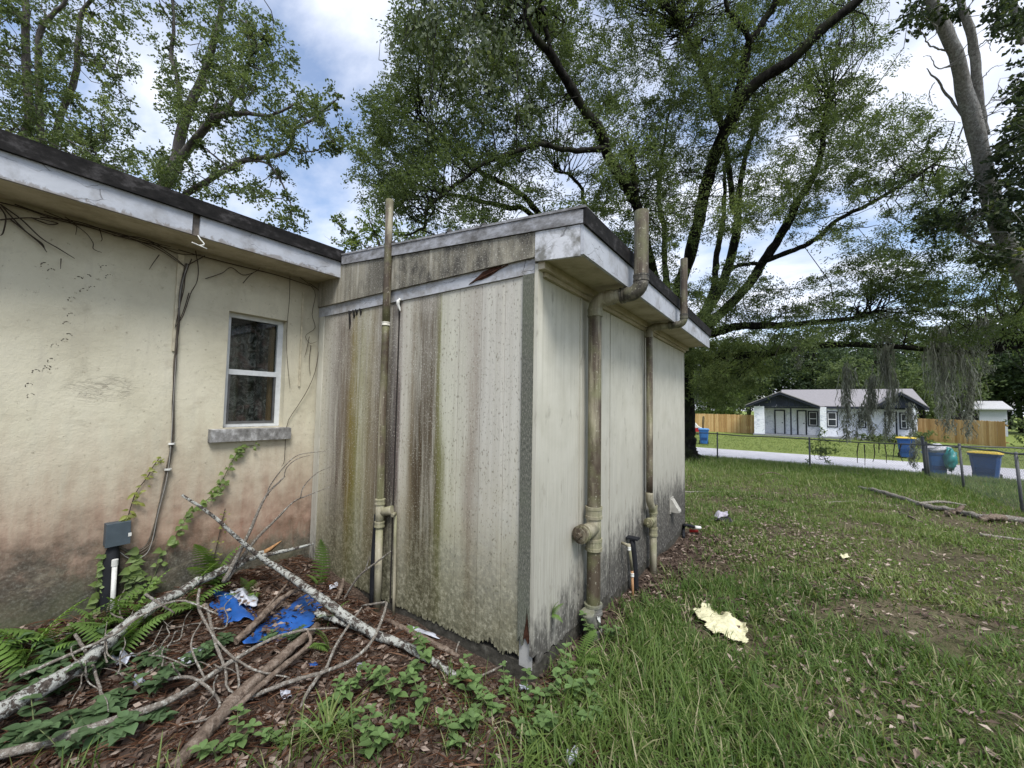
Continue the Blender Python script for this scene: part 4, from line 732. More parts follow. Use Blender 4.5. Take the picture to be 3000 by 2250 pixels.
# pale trunk at the photo's right edge
tree('sycamore_tree', 'pale grey trunk leaning up past the oak at the photo\'s right edge', (3160, 1290, 13),
 [[(3140, 1150, 12.6, .30), (3060, 960, 12., .28), (3000, 830, 11.6, .27), (2930, 690, 11.3, .25), (2890, 560, 11., .25), (2862, 420, 10.7, .23), (2815, 250, 10.3, .20), (2790, 150, 10., .17), (2745, 50, 9.8, .15), (2700, -40, 9.6, .12), (2660, -160, 9.4, .08)],
  [(2880, 400, 10.7, .15), (2868, 300, 10.4, .13), (2850, 160, 10.1, .12), (2815, 60, 9.9, .10), (2800, -40, 9.8, .08), (2790, -150, 9.7, .05)],
  [(2862, 420, 10.7, .05), (2790, 300, 10.6, .04), (2740, 240, 10.5, .03), (2715, 200, 10.4, .012)], [(2980, 740, 11.4, .10), (2910, 720, 11.2, .08), (2850, 700, 11.1, .05), (2800, 660, 11, .03)], [(3000, 130, 10, .07), (2970, 60, 9.9, .09), (2960, -60, 9.8, .06)],
  [(2985, 110, 10, .03), (2930, 100, 9.9, .02), (2890, 60, 9.9, .012)], [(2790, 150, 10, .03), (2720, 130, 10, .02), (2690, 80, 10, .008)], [(2870, 330, 10.4, .02), (2910, 280, 10.3, .012), (2930, 230, 10.3, .006)], [(2800, 190, 10.1, .03), (2750, 200, 10, .018), (2725, 160, 10, .01), (2705, 165, 10, .005)], [(2740, 240, 10.5, .015), (2730, 290, 10.5, .01), (2750, 330, 10.5, .005)], [(2745, 50, 9.8, .03), (2690, 10, 9.8, .015), (2650, 40, 9.8, .006)], [(2850, 160, 10.1, .02), (2890, 120, 10.1, .014), (2905, 150, 10.1, .006)], [(2890, 560, 11, .03), (2830, 500, 10.9, .018), (2800, 440, 10.9, .008)], [(2900, 600, 11, .03), (2960, 540, 10.9, .018), (2990, 500, 10.9, .008)], [(2862, 250, 10.3, .02), (2900, 200, 10.2, .012), (2940, 190, 10.2, .006)]],
 [(2975, 480, 60, 150, 10., 30), (3020, 300, 50, 150, 9.8, 22), (2970, 640, 70, 90, 10.4, 18), (2850, 600, 90, 70, 11., 15), (2740, 640, 60, 60, 11.4, 9), (2970, 40, 60, 60, 9.6, 18), (2780, 20, 60, 30, 9.6, 7), (2690, 60, 50, 50, 10, 7), (3080, 600, 80, 250, 9.6, 60), (2890, 760, 60, 40, 11., 8), (2900, -150, 200, 90, 9.6, 40)],
 PALEB, DARKL, .13, .085, 24, 44, None, .014, .6, .5, 2)
# bare twigs of the pale tree
# ------------------------------------------------------------------ moss hanging from the low limb
def moss(px, py, ln, w_, d, seed, n=90):
    r = np.random.default_rng(seed); top = at(px, py, d); parts = []
    bot = at(px, py+ln, d); Lm = np.linalg.norm(top-bot); ww = w_*d/FPX
    m_ = 9; sp = np.cumsum(r.normal(0, .045, (12, 2)), 0); sp -= sp[0]
    for k_ in range(int(n*2.4)):
        t0 = r.random()**1.15*.92; prof = (.35+.65*math.sin(math.pi*min(1, .15+t0*.9)))*(1-.55*t0); ce = np.array([np.interp(t0*11, range(12), sp[:, 0]), np.interp(t0*11, range(12), sp[:, 1]), -t0*Lm])
        s0 = top+ce+np.array((r.normal(0, ww*.30*prof), r.normal(0, ww*.30*prof), .04)); L = Lm*r.uniform(.10, .30)*(1.1-t0)+.12
        t = np.linspace(0, 1, m_); P = s0+np.stack([np.cumsum(r.normal(0, .024, m_)), np.cumsum(r.normal(0, .024, m_)), -L*t], 1)
        wd = (.008+.014*r.random())*(1-t*.75)*(.4+1.2*r.random(m_)); a = r.uniform(0, 3.14); S = np.array((math.cos(a), math.sin(a), 0))
        V = np.empty((2*m_, 3)); V[0::2] = P-S*wd[:, None]; V[1::2] = P+S*wd[:, None]
        i = np.arange(m_-1)*2; F = np.stack([i, i+1, i+3], 1); F = np.vstack([F, np.stack([i, i+3, i+2], 1)]); parts.append((V, F, np.full(2*m_, r.random())))
    V, F, va = merge(parts)
    return np_mesh('moss_clump', V, F, MOSS, va, origin=top)
ML = [(2480, 1060, 245, 30, 14.2, 'long grey moss hanging in front of the white house, left clump of the pair', 120), (2560, 1100, 190, 28, 13.8, 'dark moss clump hanging left of the white front door', 110), (2605, 1010, 290, 36, 13.6, 'widest moss curtain hanging before the white front door', 150), (2540, 1170, 120, 26, 13.9, 'thin moss strand hanging between the two longer clumps', 60), (2665, 1180, 110, 20, 13.4, 'small moss tuft hanging before the right house window', 50),
      (2750, 960, 330, 80, 13.1, 'broad moss curtain hanging before the right wooden fence', 220), (2815, 1000, 300, 46, 12.8, 'narrow moss rope hanging lowest before the right wooden fence', 120), (2880, 930, 170, 60, 12.6, 'pale moss fringe above the far shed', 110), (2600, 900, 160, 60, 13.8, 'moss fringe high on the low oak limb over the white house', 90), (2690, 1285, 90, 22, 15.4, 'dark dead moss caught on the chain-link rail beside the blue bin', 60), (2330, 990, 100, 26, 14.9, 'short moss tuft over the porch gable', 40), (2045, 1060, 130, 14, 16., 'thin moss hanging near the oak trunk', 30)]
for i, (x, y, l, w_, d, lb, n_) in enumerate(ML): tag(moss(x, y, l, w_, d, 300+i, n_), lb, 'moss', 'moss hanging from the oak')
q = MB(); parts = []
# dead vines along the chain-link fence are built with the fence

# ------------------------------------------------------------------ grass, litter
def blades(P, az, L, th0, th1, wd, var, k=4):
    n = len(P); V = np.empty((n, 2*k+1, 3)); c = P.copy(); D = np.stack([np.cos(az), np.sin(az), 0*az], 1); S = np.stack([-np.sin(az), np.cos(az), 0*az], 1)
    for i in range(k):
        w = wd*(1-.55*(i/k)**1.5)*(.65 if i == 0 else 1); V[:, 2*i] = c-S*w[:, None]; V[:, 2*i+1] = c+S*w[:, None]
        th = th0+(th1-th0)*(i+.5)/k; c = c+(D*np.sin(th)[:, None]+np.array([0, 0, 1.])*np.cos(th)[:, None])*(L/k)[:, None]
    V[:, 2*k] = c
    b = np.arange(n)[:, None]*(2*k+1); Fs = []
    for i in range(k-1): Fs += [b+np.array([[2*i, 2*i+1, 2*i+3]]), b+np.array([[2*i, 2*i+3, 2*i+2]])]
    Fs.append(b+np.array([[2*k-2, 2*k-1, 2*k]])); return V.reshape(-1, 3), np.vstack(Fs), np.repeat(var, 2*k+1)
def clumps(xy, per, Lm, wd, r, spread=.05, k=4, vb=None, flop=1.0):
    n = len(xy); c = np.repeat(xy, per, 0)+r.normal(0, spread, (n*per, 2)); N_ = len(c); P = np.stack([c[:, 0], c[:, 1], G(c[:, 0], c[:, 1])-.006], 1)
    az = np.repeat(r.uniform(0, 6.28, n), per)+r.normal(0, 1.4, N_); Lc = np.repeat(np.asarray(Lm)*r.uniform(.7, 1.3, n), per)*r.uniform(.45, 1.15, N_)
    th0 = np.abs(r.normal(.15, .25, N_)); th1 = th0+np.abs(r.normal(1.0, .5, N_))*flop
    v = np.repeat(vb if vb is not None else r.random(n), per)*.65+.35*r.random(N_); v = np.where(r.random(N_) < .14, r.uniform(.85, 1, N_), v)
    return blades(P, az, Lc, th0, th1, wd*r.uniform(.6, 1.3, N_), np.clip(v, 0, 1), k)
def scatter(n, x0, x1, y0, y1, r, f):
    xy = np.stack([r.uniform(x0, x1, n), r.uniform(y0, y1, n)], 1); return xy[r.random(n) < f(xy[:, 0], xy[:, 1])]
def house_free(x, y): return ~((x < XB+.06) & (y > YA-.10) & (y < YE+.1)) & (x > XW+.03)
def patch(x, y, s=1.0, seed=40): return vnoise(np.stack([x, y, 0*x], 1), s, seed)
def lawn_d(x, y):
    d = np.clip(.56+1.15*patch(x, y, 1.7, 41)+.9*patch(x, y, 4.3, 42), .06, 1)
    d *= np.clip((x+1.22)/.35, .0, 1)*np.clip((y+1.2)/.4, 0, 1)+np.where(y > 6.4, 1., 0)*np.clip(-(x+.9)/.3, 0, 1)
    bare = np.exp(-((x-.1)/.55)**2-((y-5.6)/.9)**2)+np.exp(-((x+.15)/.7)**2-((y-7.8)/1.2)**2)+.8*np.exp(-((x-.9)/.5)**2-((y-5.2)/.7)**2)
    return d*np.clip(1-.22*bare, 0, 1)*house_free(x, y)*(1-.93*((np.abs(x+.45) < .28) & (np.abs(y-3.5) < .26)))
r = np.random.default_rng(50); parts = []
xy = scatter(9800, -1.25, 3.4, -.6, 5.2, r, lambda x, y: lawn_d(x, y)); xy = xy[(xy[:, 0] < .40*xy[:, 1]+1.6)]
dk = np.clip(.34+.35*patch(xy[:, 0], xy[:, 1], 1.4, 44), 0, .8); parts.append(clumps(xy, 13, .085+.11*np.clip(.5+patch(xy[:, 0], xy[:, 1], 2.2, 52), 0, 1), .0042, r, .05, 4, dk, 1.35))  # nearest clumps get darker tones, the shade over them painted into the blades
xy = scatter(19000, -2.8, 5, 5.2, 11, r, lambda x, y: lawn_d(x, y)); xy = xy[(xy[:, 0] < .36*xy[:, 1]+.5)]
dk = np.clip(.62+.3*patch(xy[:, 0], xy[:, 1], 1.2, 45), 0, .9); parts.append(clumps(xy, 7, .05+.08*np.clip(.5+patch(xy[:, 0], xy[:, 1], 1.5, 53), 0, 1), .0046, r, .065, 3, dk, 1.3))
xy = scatter(16000, -5.5, 8, 11, 23.6, r, lambda x, y: np.clip(.75+.6*patch(x, y, .8, 46), .2, 1)*(1+0*x)); xy = xy[(xy[:, 0] < .36*xy[:, 1]+.8) & (xy[:, 0] > -.32*xy[:, 1]-.5)]
dk = np.clip(.68+.2*patch(xy[:, 0], xy[:, 1], .8, 47), 0, .8); Lf = np.interp(xy[:, 1], [11, 14.5, 17, 19.5], [.11, .16, .24, .22]); parts.append(clumps(xy, 7, Lf, .0075, r, .09, 2, dk))
# foreground along the bottom of the picture, its shade put into darker blades
xy = scatter(2300, -2.7, 2.2, -1.2, 2.4, r, lambda x, y: house_free(x, y)*np.clip((x-(-2.45+.62*(y-.7)))/.6, 0, 1)*np.clip(.45+.9*patch(x, y, 3, 48), .08, 1)*np.where(y < YA-.15+np.clip((x+1.3)*9, 0, 9), 1, 0))
parts.append(clumps(xy, 10, .14, .003, r, .035, 5, np.clip(r.normal(.42, .2, len(xy)), 0, .85), 1.1))
for cx, cy, nn in ((-.62, 1.9, 11), (-.05, 2.5, 10), (-.35, 2.25, 9), (.25, 2.75, 9), (-.75, 2.55, 8), (-1.75, 1.1, 4)):
    parts.append(clumps(np.stack([r.normal(cx, .14, nn), r.normal(cy, .14, nn)], 1), 12, .26, .0028, r, .035, 5, np.clip(r.normal(.5, .15, nn), 0, .85), 1.0))
V, F, va = merge(parts); np_mesh('grass', V, F, GRASS, va, kind='stuff', label='uneven green yard grass with dead blades')
# grass across the road
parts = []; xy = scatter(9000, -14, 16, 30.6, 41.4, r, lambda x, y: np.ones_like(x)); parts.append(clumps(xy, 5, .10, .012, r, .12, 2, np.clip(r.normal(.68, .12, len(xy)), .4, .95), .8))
GR2 = leafmat('sunlit_tone_grass', [(0, (.09, .14, .035)), (.6, (.17, .23, .06)), (1, (.33, .35, .13))], .3); V, F, va = merge(parts); np_mesh('grass', V, F, GR2, va, kind='stuff', label='bright lawn grass across the road')  # lighter grass colours carry the sun lying on the far lawn
# dead leaves and needles
def litter(xy, L, Wd, r, lift=.012, vs_=0.):
    n = len(xy); C = np.stack([xy[:, 0], xy[:, 1], G(xy[:, 0], xy[:, 1])+lift*r.uniform(.3, 1.6, n)], 1); a = r.uniform(0, 6.28, n)
    D = np.stack([np.cos(a), np.sin(a), r.normal(0, .28, n)], 1); Nn = r.standard_normal((n, 3))*.35+np.array([0, 0, 1]); return leaf_arrays(C, D, Nn, L*r.uniform(.6, 1.3, n), Wd*r.uniform(.6, 1.3, n), np.clip(r.beta(1.3, 1.7, n)+vs_, 0, 1), r.uniform(-.1, .45))
parts = []
corner = lambda x, y: house_free(x, y)*np.where((y < YA-.02) | (x > XB+.03), 1, 0)*np.clip(1.15-np.clip(x+1.9-.2*(y-1), 0, 9)*.45, .12, 1)
xy = scatter(17000, XW+.03, -.2, -1.3, 2.5, r, corner); h_ = len(xy)//2; parts += [litter(xy[:h_], .062, .034, r), litter(xy[h_:], .045, .022, r, .02)]
xy = scatter(2600, XB+.02, -.35, 2.0, 6.3, r, lambda x, y: np.clip(1.1-(x-XB)/.95, .1, 1)); parts.append(litter(xy, .055, .026, r))
xy = scatter(34000, -2.8, 4, 2.5, 11.5, r, lambda x, y: np.clip(.30+1.0*np.exp(-((x-.1)/.8)**2-((y-6)/1.6)**2)+.5*patch(x, y, 1.7, 49), .1, 1)*house_free(x, y)); xy = xy[xy[:, 0] < .38*xy[:, 1]+.4]; parts.append(litter(xy, .062, .024, r, .03, .16))
for cx_, cy_, n_ in ((870, 1815, 70), (700, 1790, 45), (360, 1960, 14), (560, 1945, 14), (820, 1860, 40)):
    c_ = og(cx_, cy_); xy = c_[:2]+r.normal(0, .11, (n_, 2)); parts.append(litter(xy, .05, .026, r, .075))
V, F, va = merge(parts); np_mesh('leaf_litter', V, F, LITM, va, kind='stuff', label='brown dead leaves scattered over the yard')
xy = scatter(14500, XW+.03, -.7, -1.3, 2.3, r, corner); n = len(xy); C = np.stack([xy[:, 0], xy[:, 1], G(xy[:, 0], xy[:, 1])+r.uniform(.005, .04, n)], 1); a = r.uniform(0, 6.28, n)
D = np.stack([np.cos(a), np.sin(a), r.normal(0, .18, n)], 1); V, F, va = leaf_arrays(C, D, r.standard_normal((n, 3))*.3+np.array([0, 0, 1]), r.uniform(.07, .16, n), np.full(n, .0028), r.random(n), .1); np_mesh('pine_needles', V, F, NEEDM, va, kind='stuff', label='rust-brown pine needles in the wall corner')

# ------------------------------------------------------------------ leaf prototypes for single plants
def leaf_mesh(name, outline, fold, mat, curl=.15):
    """outline: half-width at steps along a unit leaf lying along +X"""
    k = len(outline); V = []; F = []
    for i, w in enumerate(outline):
        x = i/(k-1); z = -curl*x*x; V += [(x, -w, z+fold*w), (x, 0, z), (x, w, z+fold*w)]
    for i in range(k-1):
        a = 3*i; F += [(a, a+3, a+4, a+1), (a+1, a+4, a+5, a+2)]
    me = bpy.data.meshes.new(name); me.from_pydata(V, [], F); me.polygons.foreach_set('use_smooth', [True]*len(F)); me.update(); me.materials.append(mat); return me
OVAL = leaf_mesh('leaf', [.03, .20, .30, .33, .28, .16, .01], .3, WEED); IVM = leaf_mesh('leaf', [.05, .36, .42, .34, .2, .08, .01], .3, IVYL, .25); BRD = leaf_mesh('leaf', [.04, .27, .36, .36, .27, .13, .01], .25, BROAD, .3); YLM = leaf_mesh('leaf', [.03, .2, .26, .22, .12, .01], .3, YELV, .3)
def put_leaf(me, parent, p, d, up, size, name='leaf'):
    d = Vector(d).normalized(); up = Vector(up); s = up.cross(d)
    if s.length < 1e-4: s = Vector((1, 0, 0)).cross(d)
    s.normalize(); n = d.cross(s); o = bpy.data.objects.new(name, me); COL.objects.link(o); o.parent = parent
    M_ = Matrix(((d.x, s.x, n.x, 0), (d.y, s.y, n.y, 0), (d.z, s.z, n.z, 0), (0, 0, 0, 1)))@Matrix.Diagonal((size, size, size, 1)); M_.translation = Vector(p); o.matrix_local = M_; return o
def weed(h, nst, r, me, lsz, label, group, spread=.35):
    o = root('weed_plant', label, 'plant', (0, 0, 0), group); q = MB()
    for s in range(nst):
        a = r.uniform(0, 6.28); ln = h*r.uniform(.6, 1.1); tip = np.array((math.cos(a)*spread*ln, math.sin(a)*spread*ln, ln)); P = catmull([(0, 0, -.02), tip*np.array((.3, .3, .5)), tip], 7); q.tube(P, [.0028]*6+[.0012], 5, cap=False)
        for t in (2, 3, 4, 5, 6):
            if t == 2 and r.random() < .5: continue
            for side in (0, 2.1, -2.1) if t == 6 else (1.4, -1.4):
                b = a+side+r.uniform(-.4, .4)+t*1.3; d = (math.cos(b), math.sin(b), r.uniform(.0, .6)); put_leaf(me, o, P[t], d, (0, 0, 1), lsz*r.uniform(.7, 1.15)*(.75 if t == 6 else 1))
    q.build('stem', STEMG, o); return o
r = np.random.default_rng(70)
WG = 'leafy weeds at the edge of the leaf litter'; WL = 'small leafy green weed growing at the edge of the leaf litter'
protos = [weed(.20, 2, r, OVAL, .06, WL, WG, .5), weed(.15, 2, r, OVAL, .056, WL, WG, .55), weed(.10, 3, r, OVAL, .046, WL, WG, .7)]
spots = [(1205, 2010, 0, 1.15), (1260, 1960, 0, 1.2), (1150, 2080, 1, 1.1), (1110, 2030, 1, 1.), (1010, 2060, 0, .9), (970, 2090, 2, 1.1), (1240, 2110, 0, 1.), (1330, 2040, 0, .9), (1395, 2040, 1, 1.), (1440, 2100, 2, 1.2), (1480, 2060, 0, .8), (1540, 2090, 1, 1.), (1600, 2080, 0, .9), (1640, 2020, 0, 1.), (1590, 2150, 2, 1.3), (1690, 2060, 1, 1.1), (1380, 2140, 2, 1.2), (1070, 2230, 1, 1.), (1110, 2200, 2, 1.1), (820, 2200, 2, 1.), (690, 2210, 1, .9), (640, 2230, 2, 1.1), (1740, 1900, 0, 1.), (1790, 1880, 1, .8), (1700, 2130, 2, 1.1), (1180, 2160, 1, .8), (1010, 2140, 2, 1.), (930, 2170, 2, 1.), (1330, 2190, 2, 1.1), (1560, 2210, 2, 1.1), (1760, 2120, 2, 1.)]
used = set()
for x, y, k, s in spots:
    p = og(x, y); o = protos[k] if k not in used else copy_tree(protos[k]); used.add(k); o['label'] = 'small leafy weed beside the split log at the bottom of the photo' if x < 900 else 'leafy weed near the pale strap-leaved grass tuft' if x < 1080 else 'leafy weed before the end of the lichen-covered branch' if x < 1320 else 'leafy weed before the slab left of its outer corner' if x < 1500 else 'leafy weed below the outer corner of the slab' if x < 1660 else 'leafy weed right of the outer slab corner near the large fern'; o.location = [float(a) for a in p]; o.rotation_euler = (0, 0, r.uniform(0, 6.28)); o.scale = (s, s, s)
# broad-leaved ground vine bottom left
BG = 'broad-leaved creepers under the fallen trunk'; BL = 'low broad-leaved creeper spreading under the lichen-spotted fallen trunk'
protos = [weed(.15, 4, r, BRD, .062, BL, BG, .8), weed(.11, 4, r, BRD, .072, BL, BG, 1.1)]; used = set()
for x, y, k, s in [(60, 2080, 0, 1.), (170, 2030, 1, 1.), (280, 2000, 0, 1.), (330, 2100, 1, .9), (430, 2050, 0, .9), (230, 2160, 1, 1.1), (100, 2190, 0, 1.), (320, 2190, 1, .9), (520, 1990, 0, .8), (90, 1990, 1, 1.), (190, 1950, 0, 1.), (420, 1960, 1, .8), (590, 1960, 0, .8), (640, 1905, 1, .7), (30, 2230, 1, 1.), (180, 2230, 0, .8), (860, 1890, 0, .6), (780, 1880, 1, .6), (20, 1930, 0, 1.), (480, 2110, 1, .7)]:
    p = og(x, y); o = protos[k] if k not in used else copy_tree(protos[k]); used.add(k); o['label'] = 'broad-leaved creeper beside the blue plastic' if x > 700 else 'broad-leaved creeper between the fallen trunk and the split log' if x > 450 else 'broad-leaved creeper behind the fallen trunk at the foot of the wall' if y < 1960 and x < 120 else 'broad-leaved creeper close under the fallen trunk' if y < 2070 else 'broad-leaved creeper below the long pale branch at the bottom left'; o.location = [float(a) for a in p]; o.rotation_euler = (0, 0, r.uniform(0, 6.28)); o.scale = (s, s, s)
# strap-leaved grass tuft
p = og(960, 2160); V, F, va = None, None, None
c = np.repeat(p[None, :2], 44, 0)+r.normal(0, .012, (44, 2)); P = np.stack([c[:, 0], c[:, 1], G(c[:, 0], c[:, 1])], 1)
V, F, va = blades(P, r.uniform(0, 6.28, 44), r.uniform(.13, .24, 44), r.uniform(.3, .8, 44), r.uniform(1.1, 1.9, 44), np.full(44, .0045), r.uniform(.5, .95, 44), 6)
np_mesh('grass_tuft', V, F, GRASS, va, origin=p, label='pale strap-leaved grass tuft in the middle of the leaf litter', cat='grass tuft')
# ------------------------------------------------------------------ ferns
def frond_mesh(L, n, w):
    V = []; F = []
    def quad(a, b, c, d): o = len(V); V.extend([a, b, c, d]); F.append((o, o+1, o+2, o+3))
    pts = [(L*t*math.cos(.25), 0, L*(t*.75-.55*t*t)) for t in np.linspace(0, 1, n+1)]
    for i in range(n):
        (x, _, z), (x2, _, z2) = pts[i], pts[i+1]; quad((x, -.002, z), (x2, -.0015, z2), (x2, .0015, z2), (x, .002, z))
        t = i/n; ln = w*math.sin(math.pi*min(1, .22+.78*t))**.8*(1-.35*t)
        if i < 1: continue
        st = L/n*.85
        for s in (-1, 1):
            m = 4
            for j in range(m):
                a0, a1 = j/m, (j+1)/m; w0 = st*.5*(1-a0**1.6)*(1.15 if j % 2 else .9); w1 = st*.5*(1-a1**1.6)*(.9 if j % 2 else 1.15)
                dz = -.25*ln*a0*a0; dz1 = -.25*ln*a1*a1; sx0 = .28*ln*a0; sx1 = .28*ln*a1
                quad((x+sx0-w0, s*ln*a0, z+dz), (x+sx1-w1, s*ln*a1, z+dz1), (x+sx1+w1, s*ln*a1, z+dz1), (x+sx0+w0, s*ln*a0, z+dz))
    me = bpy.data.meshes.new('frond'); me.from_pydata(V, [], F); me.update(); me.materials.append(FERN); return me
FR = [frond_mesh(.42, 17, .11), frond_mesh(.34, 14, .10)]
def fern(label, p, fr, group='ferns along the walls'):
    o = root('fern', label, 'fern', p, group)
    for az, tilt, s, k in fr:
        f = bpy.data.objects.new('frond', FR[k]); COL.objects.link(f); f.parent = o; f.rotation_euler = (r.uniform(-.25, .25), -tilt, az); f.scale = (s, s, s)
    return o
def W_(x, y, d=.10): return on(x, y, 0, XW+d)
def fr_rand(n, s, lo=.1, hi=.9): return [(r.uniform(-2.2, 1.6), r.uniform(lo, hi), s*r.uniform(.7, 1.15), int(r.integers(0, 2))) for _ in range(n)]
fern('bright fern standing alone in the corner against the stained face', og(935, 1715), [(-.96, 1.3, .95, 0), (-.2, .5, .5, 1), (-2.0, .6, .45, 1)])
for (x, y), lb, n, s in [((625, 1720), 'tall fern against the stucco wall beneath the window', 6, 1.), ((540, 1790), 'wide fern left of the fern beneath the window', 7, .95), ((450, 1830), 'fern between the cable pipes and the window', 7, .9), ((380, 1850), 'fern just right of the short white pipe', 6, .85), ((285, 1850), 'fern at the foot of the black riser pipe', 7, .95), ((170, 1900), 'fern left of the black riser pipe', 7, .9), ((70, 1960), 'fern at the photo\'s left edge against the wall', 6, .9), ((730, 1750), 'small low fern under the crossing branches', 4, .6), ((960, 1830), 'small fern at the foot of the stained face left of the pipes', 4, .6), ((960, 1900), 'fern sprouting beside the blue plastic', 4, .55), ((1690, 1945), 'large fern at the outer corner of the addition', 6, .62), ((340, 1930), 'fern in front of the short white pipe', 6, .8)]:
    fern(lb, og(x, y), fr_rand(n, s, .05, .55) if 'corner of the addition' in lb else fr_rand(n, s))
o = fern('little fern growing out of the long wall beside the thick drain pipe', on(1618, 1800, 0, XB+.005), [(.1, .9, .32, 1), (-.7, .7, .28, 1), (.8, .5, .3, 1), (-.3, -.3, .3, 1)])
# ------------------------------------------------------------------ climbing vines on the stucco
def climber(label, pts, me, n, lsz, seed, stem=STEMG, sr=.003, off=.012, ax=0, pl_=None):
    r = np.random.default_rng(seed); v = (XW if pl_ is None else pl_); P = catmull([on(x, y, ax, v+off) for x, y in pts], 40); o = root('climbing_vine', label, 'vine', P[0], 'vines on the stucco wall'); q = MB(); q.tube(P, sr, 5, cap=False); q.build('stem', stem, o); b = np.array(P[0])
    for k in range(n):
        t = r.random(); p = P[min(39, int(t*40))]+np.array((r.uniform(.005, .035), r.normal(0, .014), r.normal(0, .014)))-b
        s = 1 if k % 2 else -1; put_leaf(me, o, p, (r.uniform(.1, .5), s*r.uniform(.4, 1), r.uniform(-.8, .3)), (1, 0, .5), lsz*r.uniform(.6, 1.2)*(1.15-.5*t))
    return o
climber('longest green vine climbing the stucco to the window sill', [(430, 1730), (450, 1690), (480, 1620), (520, 1560), (545, 1510), (600, 1470), (640, 1430), (665, 1380), (695, 1325), (705, 1310), (745, 1305)], IVM, 110, .048, 81)
climber('short vine with yellowing leaves above the cable box', [(372, 1525), (385, 1480), (400, 1440), (430, 1400), (450, 1365), (470, 1338)], YLM, 40, .04, 82, DRYV)
climber('leafy vine on the wall left of the black riser pipe', [(280, 1800), (282, 1730), (295, 1660), (310, 1635), (330, 1610)], IVM, 46, .055, 83)
climber('leafy vine hanging right of the short white pipe', [(385, 1620), (388, 1680), (392, 1720), (375, 1780)], IVM, 46, .058, 84)
climber('rusty withered vine on the wall beneath the window', [(615, 1680), (635, 1600), (650, 1530), (660, 1490)], YLM, 26, .03, 85, DRYV)
def dry(label, paths, sr=.003, jit=7):
    P0 = on(*paths[0][0], 0, XW+.015); o = root('dry_vine', label, 'vine', P0, 'dead vine stems on the stucco wall')
    for k, pts in enumerate(paths):
        Q = [on(x+random.uniform(-jit, jit)*.4, y+random.uniform(-jit, jit)*.4, 0, XW+.012+.022*random.random()) for x, y in pts]; q = MB(); q.tube(Q, [sr]+[sr*.8]*(len(Q)-2)+[sr*.45], 5, cap=False, n=24); q.build('stem', DRYV, o)
    return o
dry('dead vine fanning out under the eave at the photo\'s left edge', [[(0, 600), (40, 640), (80, 680), (120, 715), (135, 740)], [(0, 598), (60, 640), (120, 700), (170, 725), (220, 758)], [(30, 640), (90, 690), (125, 715), (130, 735)], [(0, 642), (60, 640), (110, 638), (170, 655)], [(0, 605), (18, 640), (10, 680), (0, 690)], [(90, 640), (140, 655), (170, 655), (150, 650)]], .0045)
dry('dead vine strand drooping under the middle of the eave', [[(130, 620), (200, 650), (250, 680), (270, 710), (275, 730), (300, 738)], [(190, 635), (225, 660), (220, 690)], [(330, 690), (380, 700), (430, 720), (455, 733)], [(290, 670), (300, 700), (293, 705)], [(465, 745), (450, 770), (440, 790)], [(178, 755), (175, 785)]], .003)
dry('tangle of dead stems running along the top of the stucco wall', [[(0, 594), (80, 615), (160, 641), (260, 664), (350, 691), (440, 715), (520, 735)], [(40, 599), (140, 631), (240, 659), (330, 681), (420, 704), (500, 725)], [(520, 731), (600, 754), (700, 781), (800, 804), (900, 834)], [(560, 744), (640, 761), (740, 789), (830, 814), (930, 847)], [(120, 637), (220, 649), (320, 677), (410, 709), (470, 734), (540, 779)], [(440, 709), (480, 734), (520, 759), (545, 784)], [(600, 747), (570, 769), (545, 784), (535, 809)], [(360, 689), (430, 699), (520, 739), (590, 744)]], .0042)
dry('dead vine following the cables down the stucco', [[(575, 735), (582, 790), (575, 830), (560, 860), (545, 900), (530, 930), (515, 960)], [(560, 760), (545, 800), (540, 850), (525, 900), (515, 960)], [(525, 900), (518, 1000), (512, 1100), (505, 1180)], [(555, 860), (540, 910), (520, 960)]], .0038)
dry('zigzag dead twig above the window', [[(603, 815), (650, 802), (680, 785), (710, 805), (745, 795), (760, 785)], [(710, 830), (730, 805), (745, 795)]], .0035)
dry('thin dead vine hanging right of the window', [[(850, 810), (850, 880), (843, 950), (838, 1020), (845, 1080), (850, 1140)], [(880, 810), (900, 830), (925, 860), (915, 920), (925, 960), (897, 985), (910, 1008), (930, 1000)], [(905, 985), (895, 1030), (888, 1050)]], .0028)
dry('dead vine running down the inside corner to the sill', [[(950, 850), (940, 920), (935, 1000), (925, 1080), (900, 1140), (870, 1190), (845, 1240), (838, 1300), (832, 1350), (825, 1370)], [(905, 830), (930, 850), (945, 870)], [(940, 860), (930, 880), (945, 900)], [(910, 1010), (908, 1060), (910, 1100)]], .0035)
# gecko-like peeled spots left by vine suckers
q = MB(); rr = np.random.default_rng(5)
for x, y in [(245, 853), (270, 846), (230, 818), (150, 795), (130, 777), (210, 878), (208, 925), (195, 950), (200, 985), (190, 1000), (160, 1015), (138, 1078), (150, 1058), (135, 1085), (105, 1090), (85, 1130), (90, 1160), (255, 812), (305, 785), (320, 812)]:
    for k in range(9):
        a = rr.uniform(.2, 3.6); c = on(x+11*math.cos(a), y-8*math.sin(a), 0, XW+.0015); s = rr.uniform(.0012, .003); q.add([c+(0, -s, -s*.6), c+(0, s*1.4, -s), c+(0, s, s), c+(0, -s, s*.6)], [(0, 1, 2, 3)])
tag(q.build('sucker_marks', DRYV, origin=on(200, 950, 0, XW)), 'trail of tiny dark vine sucker marks on the stucco', 'marks', kind='stuff')

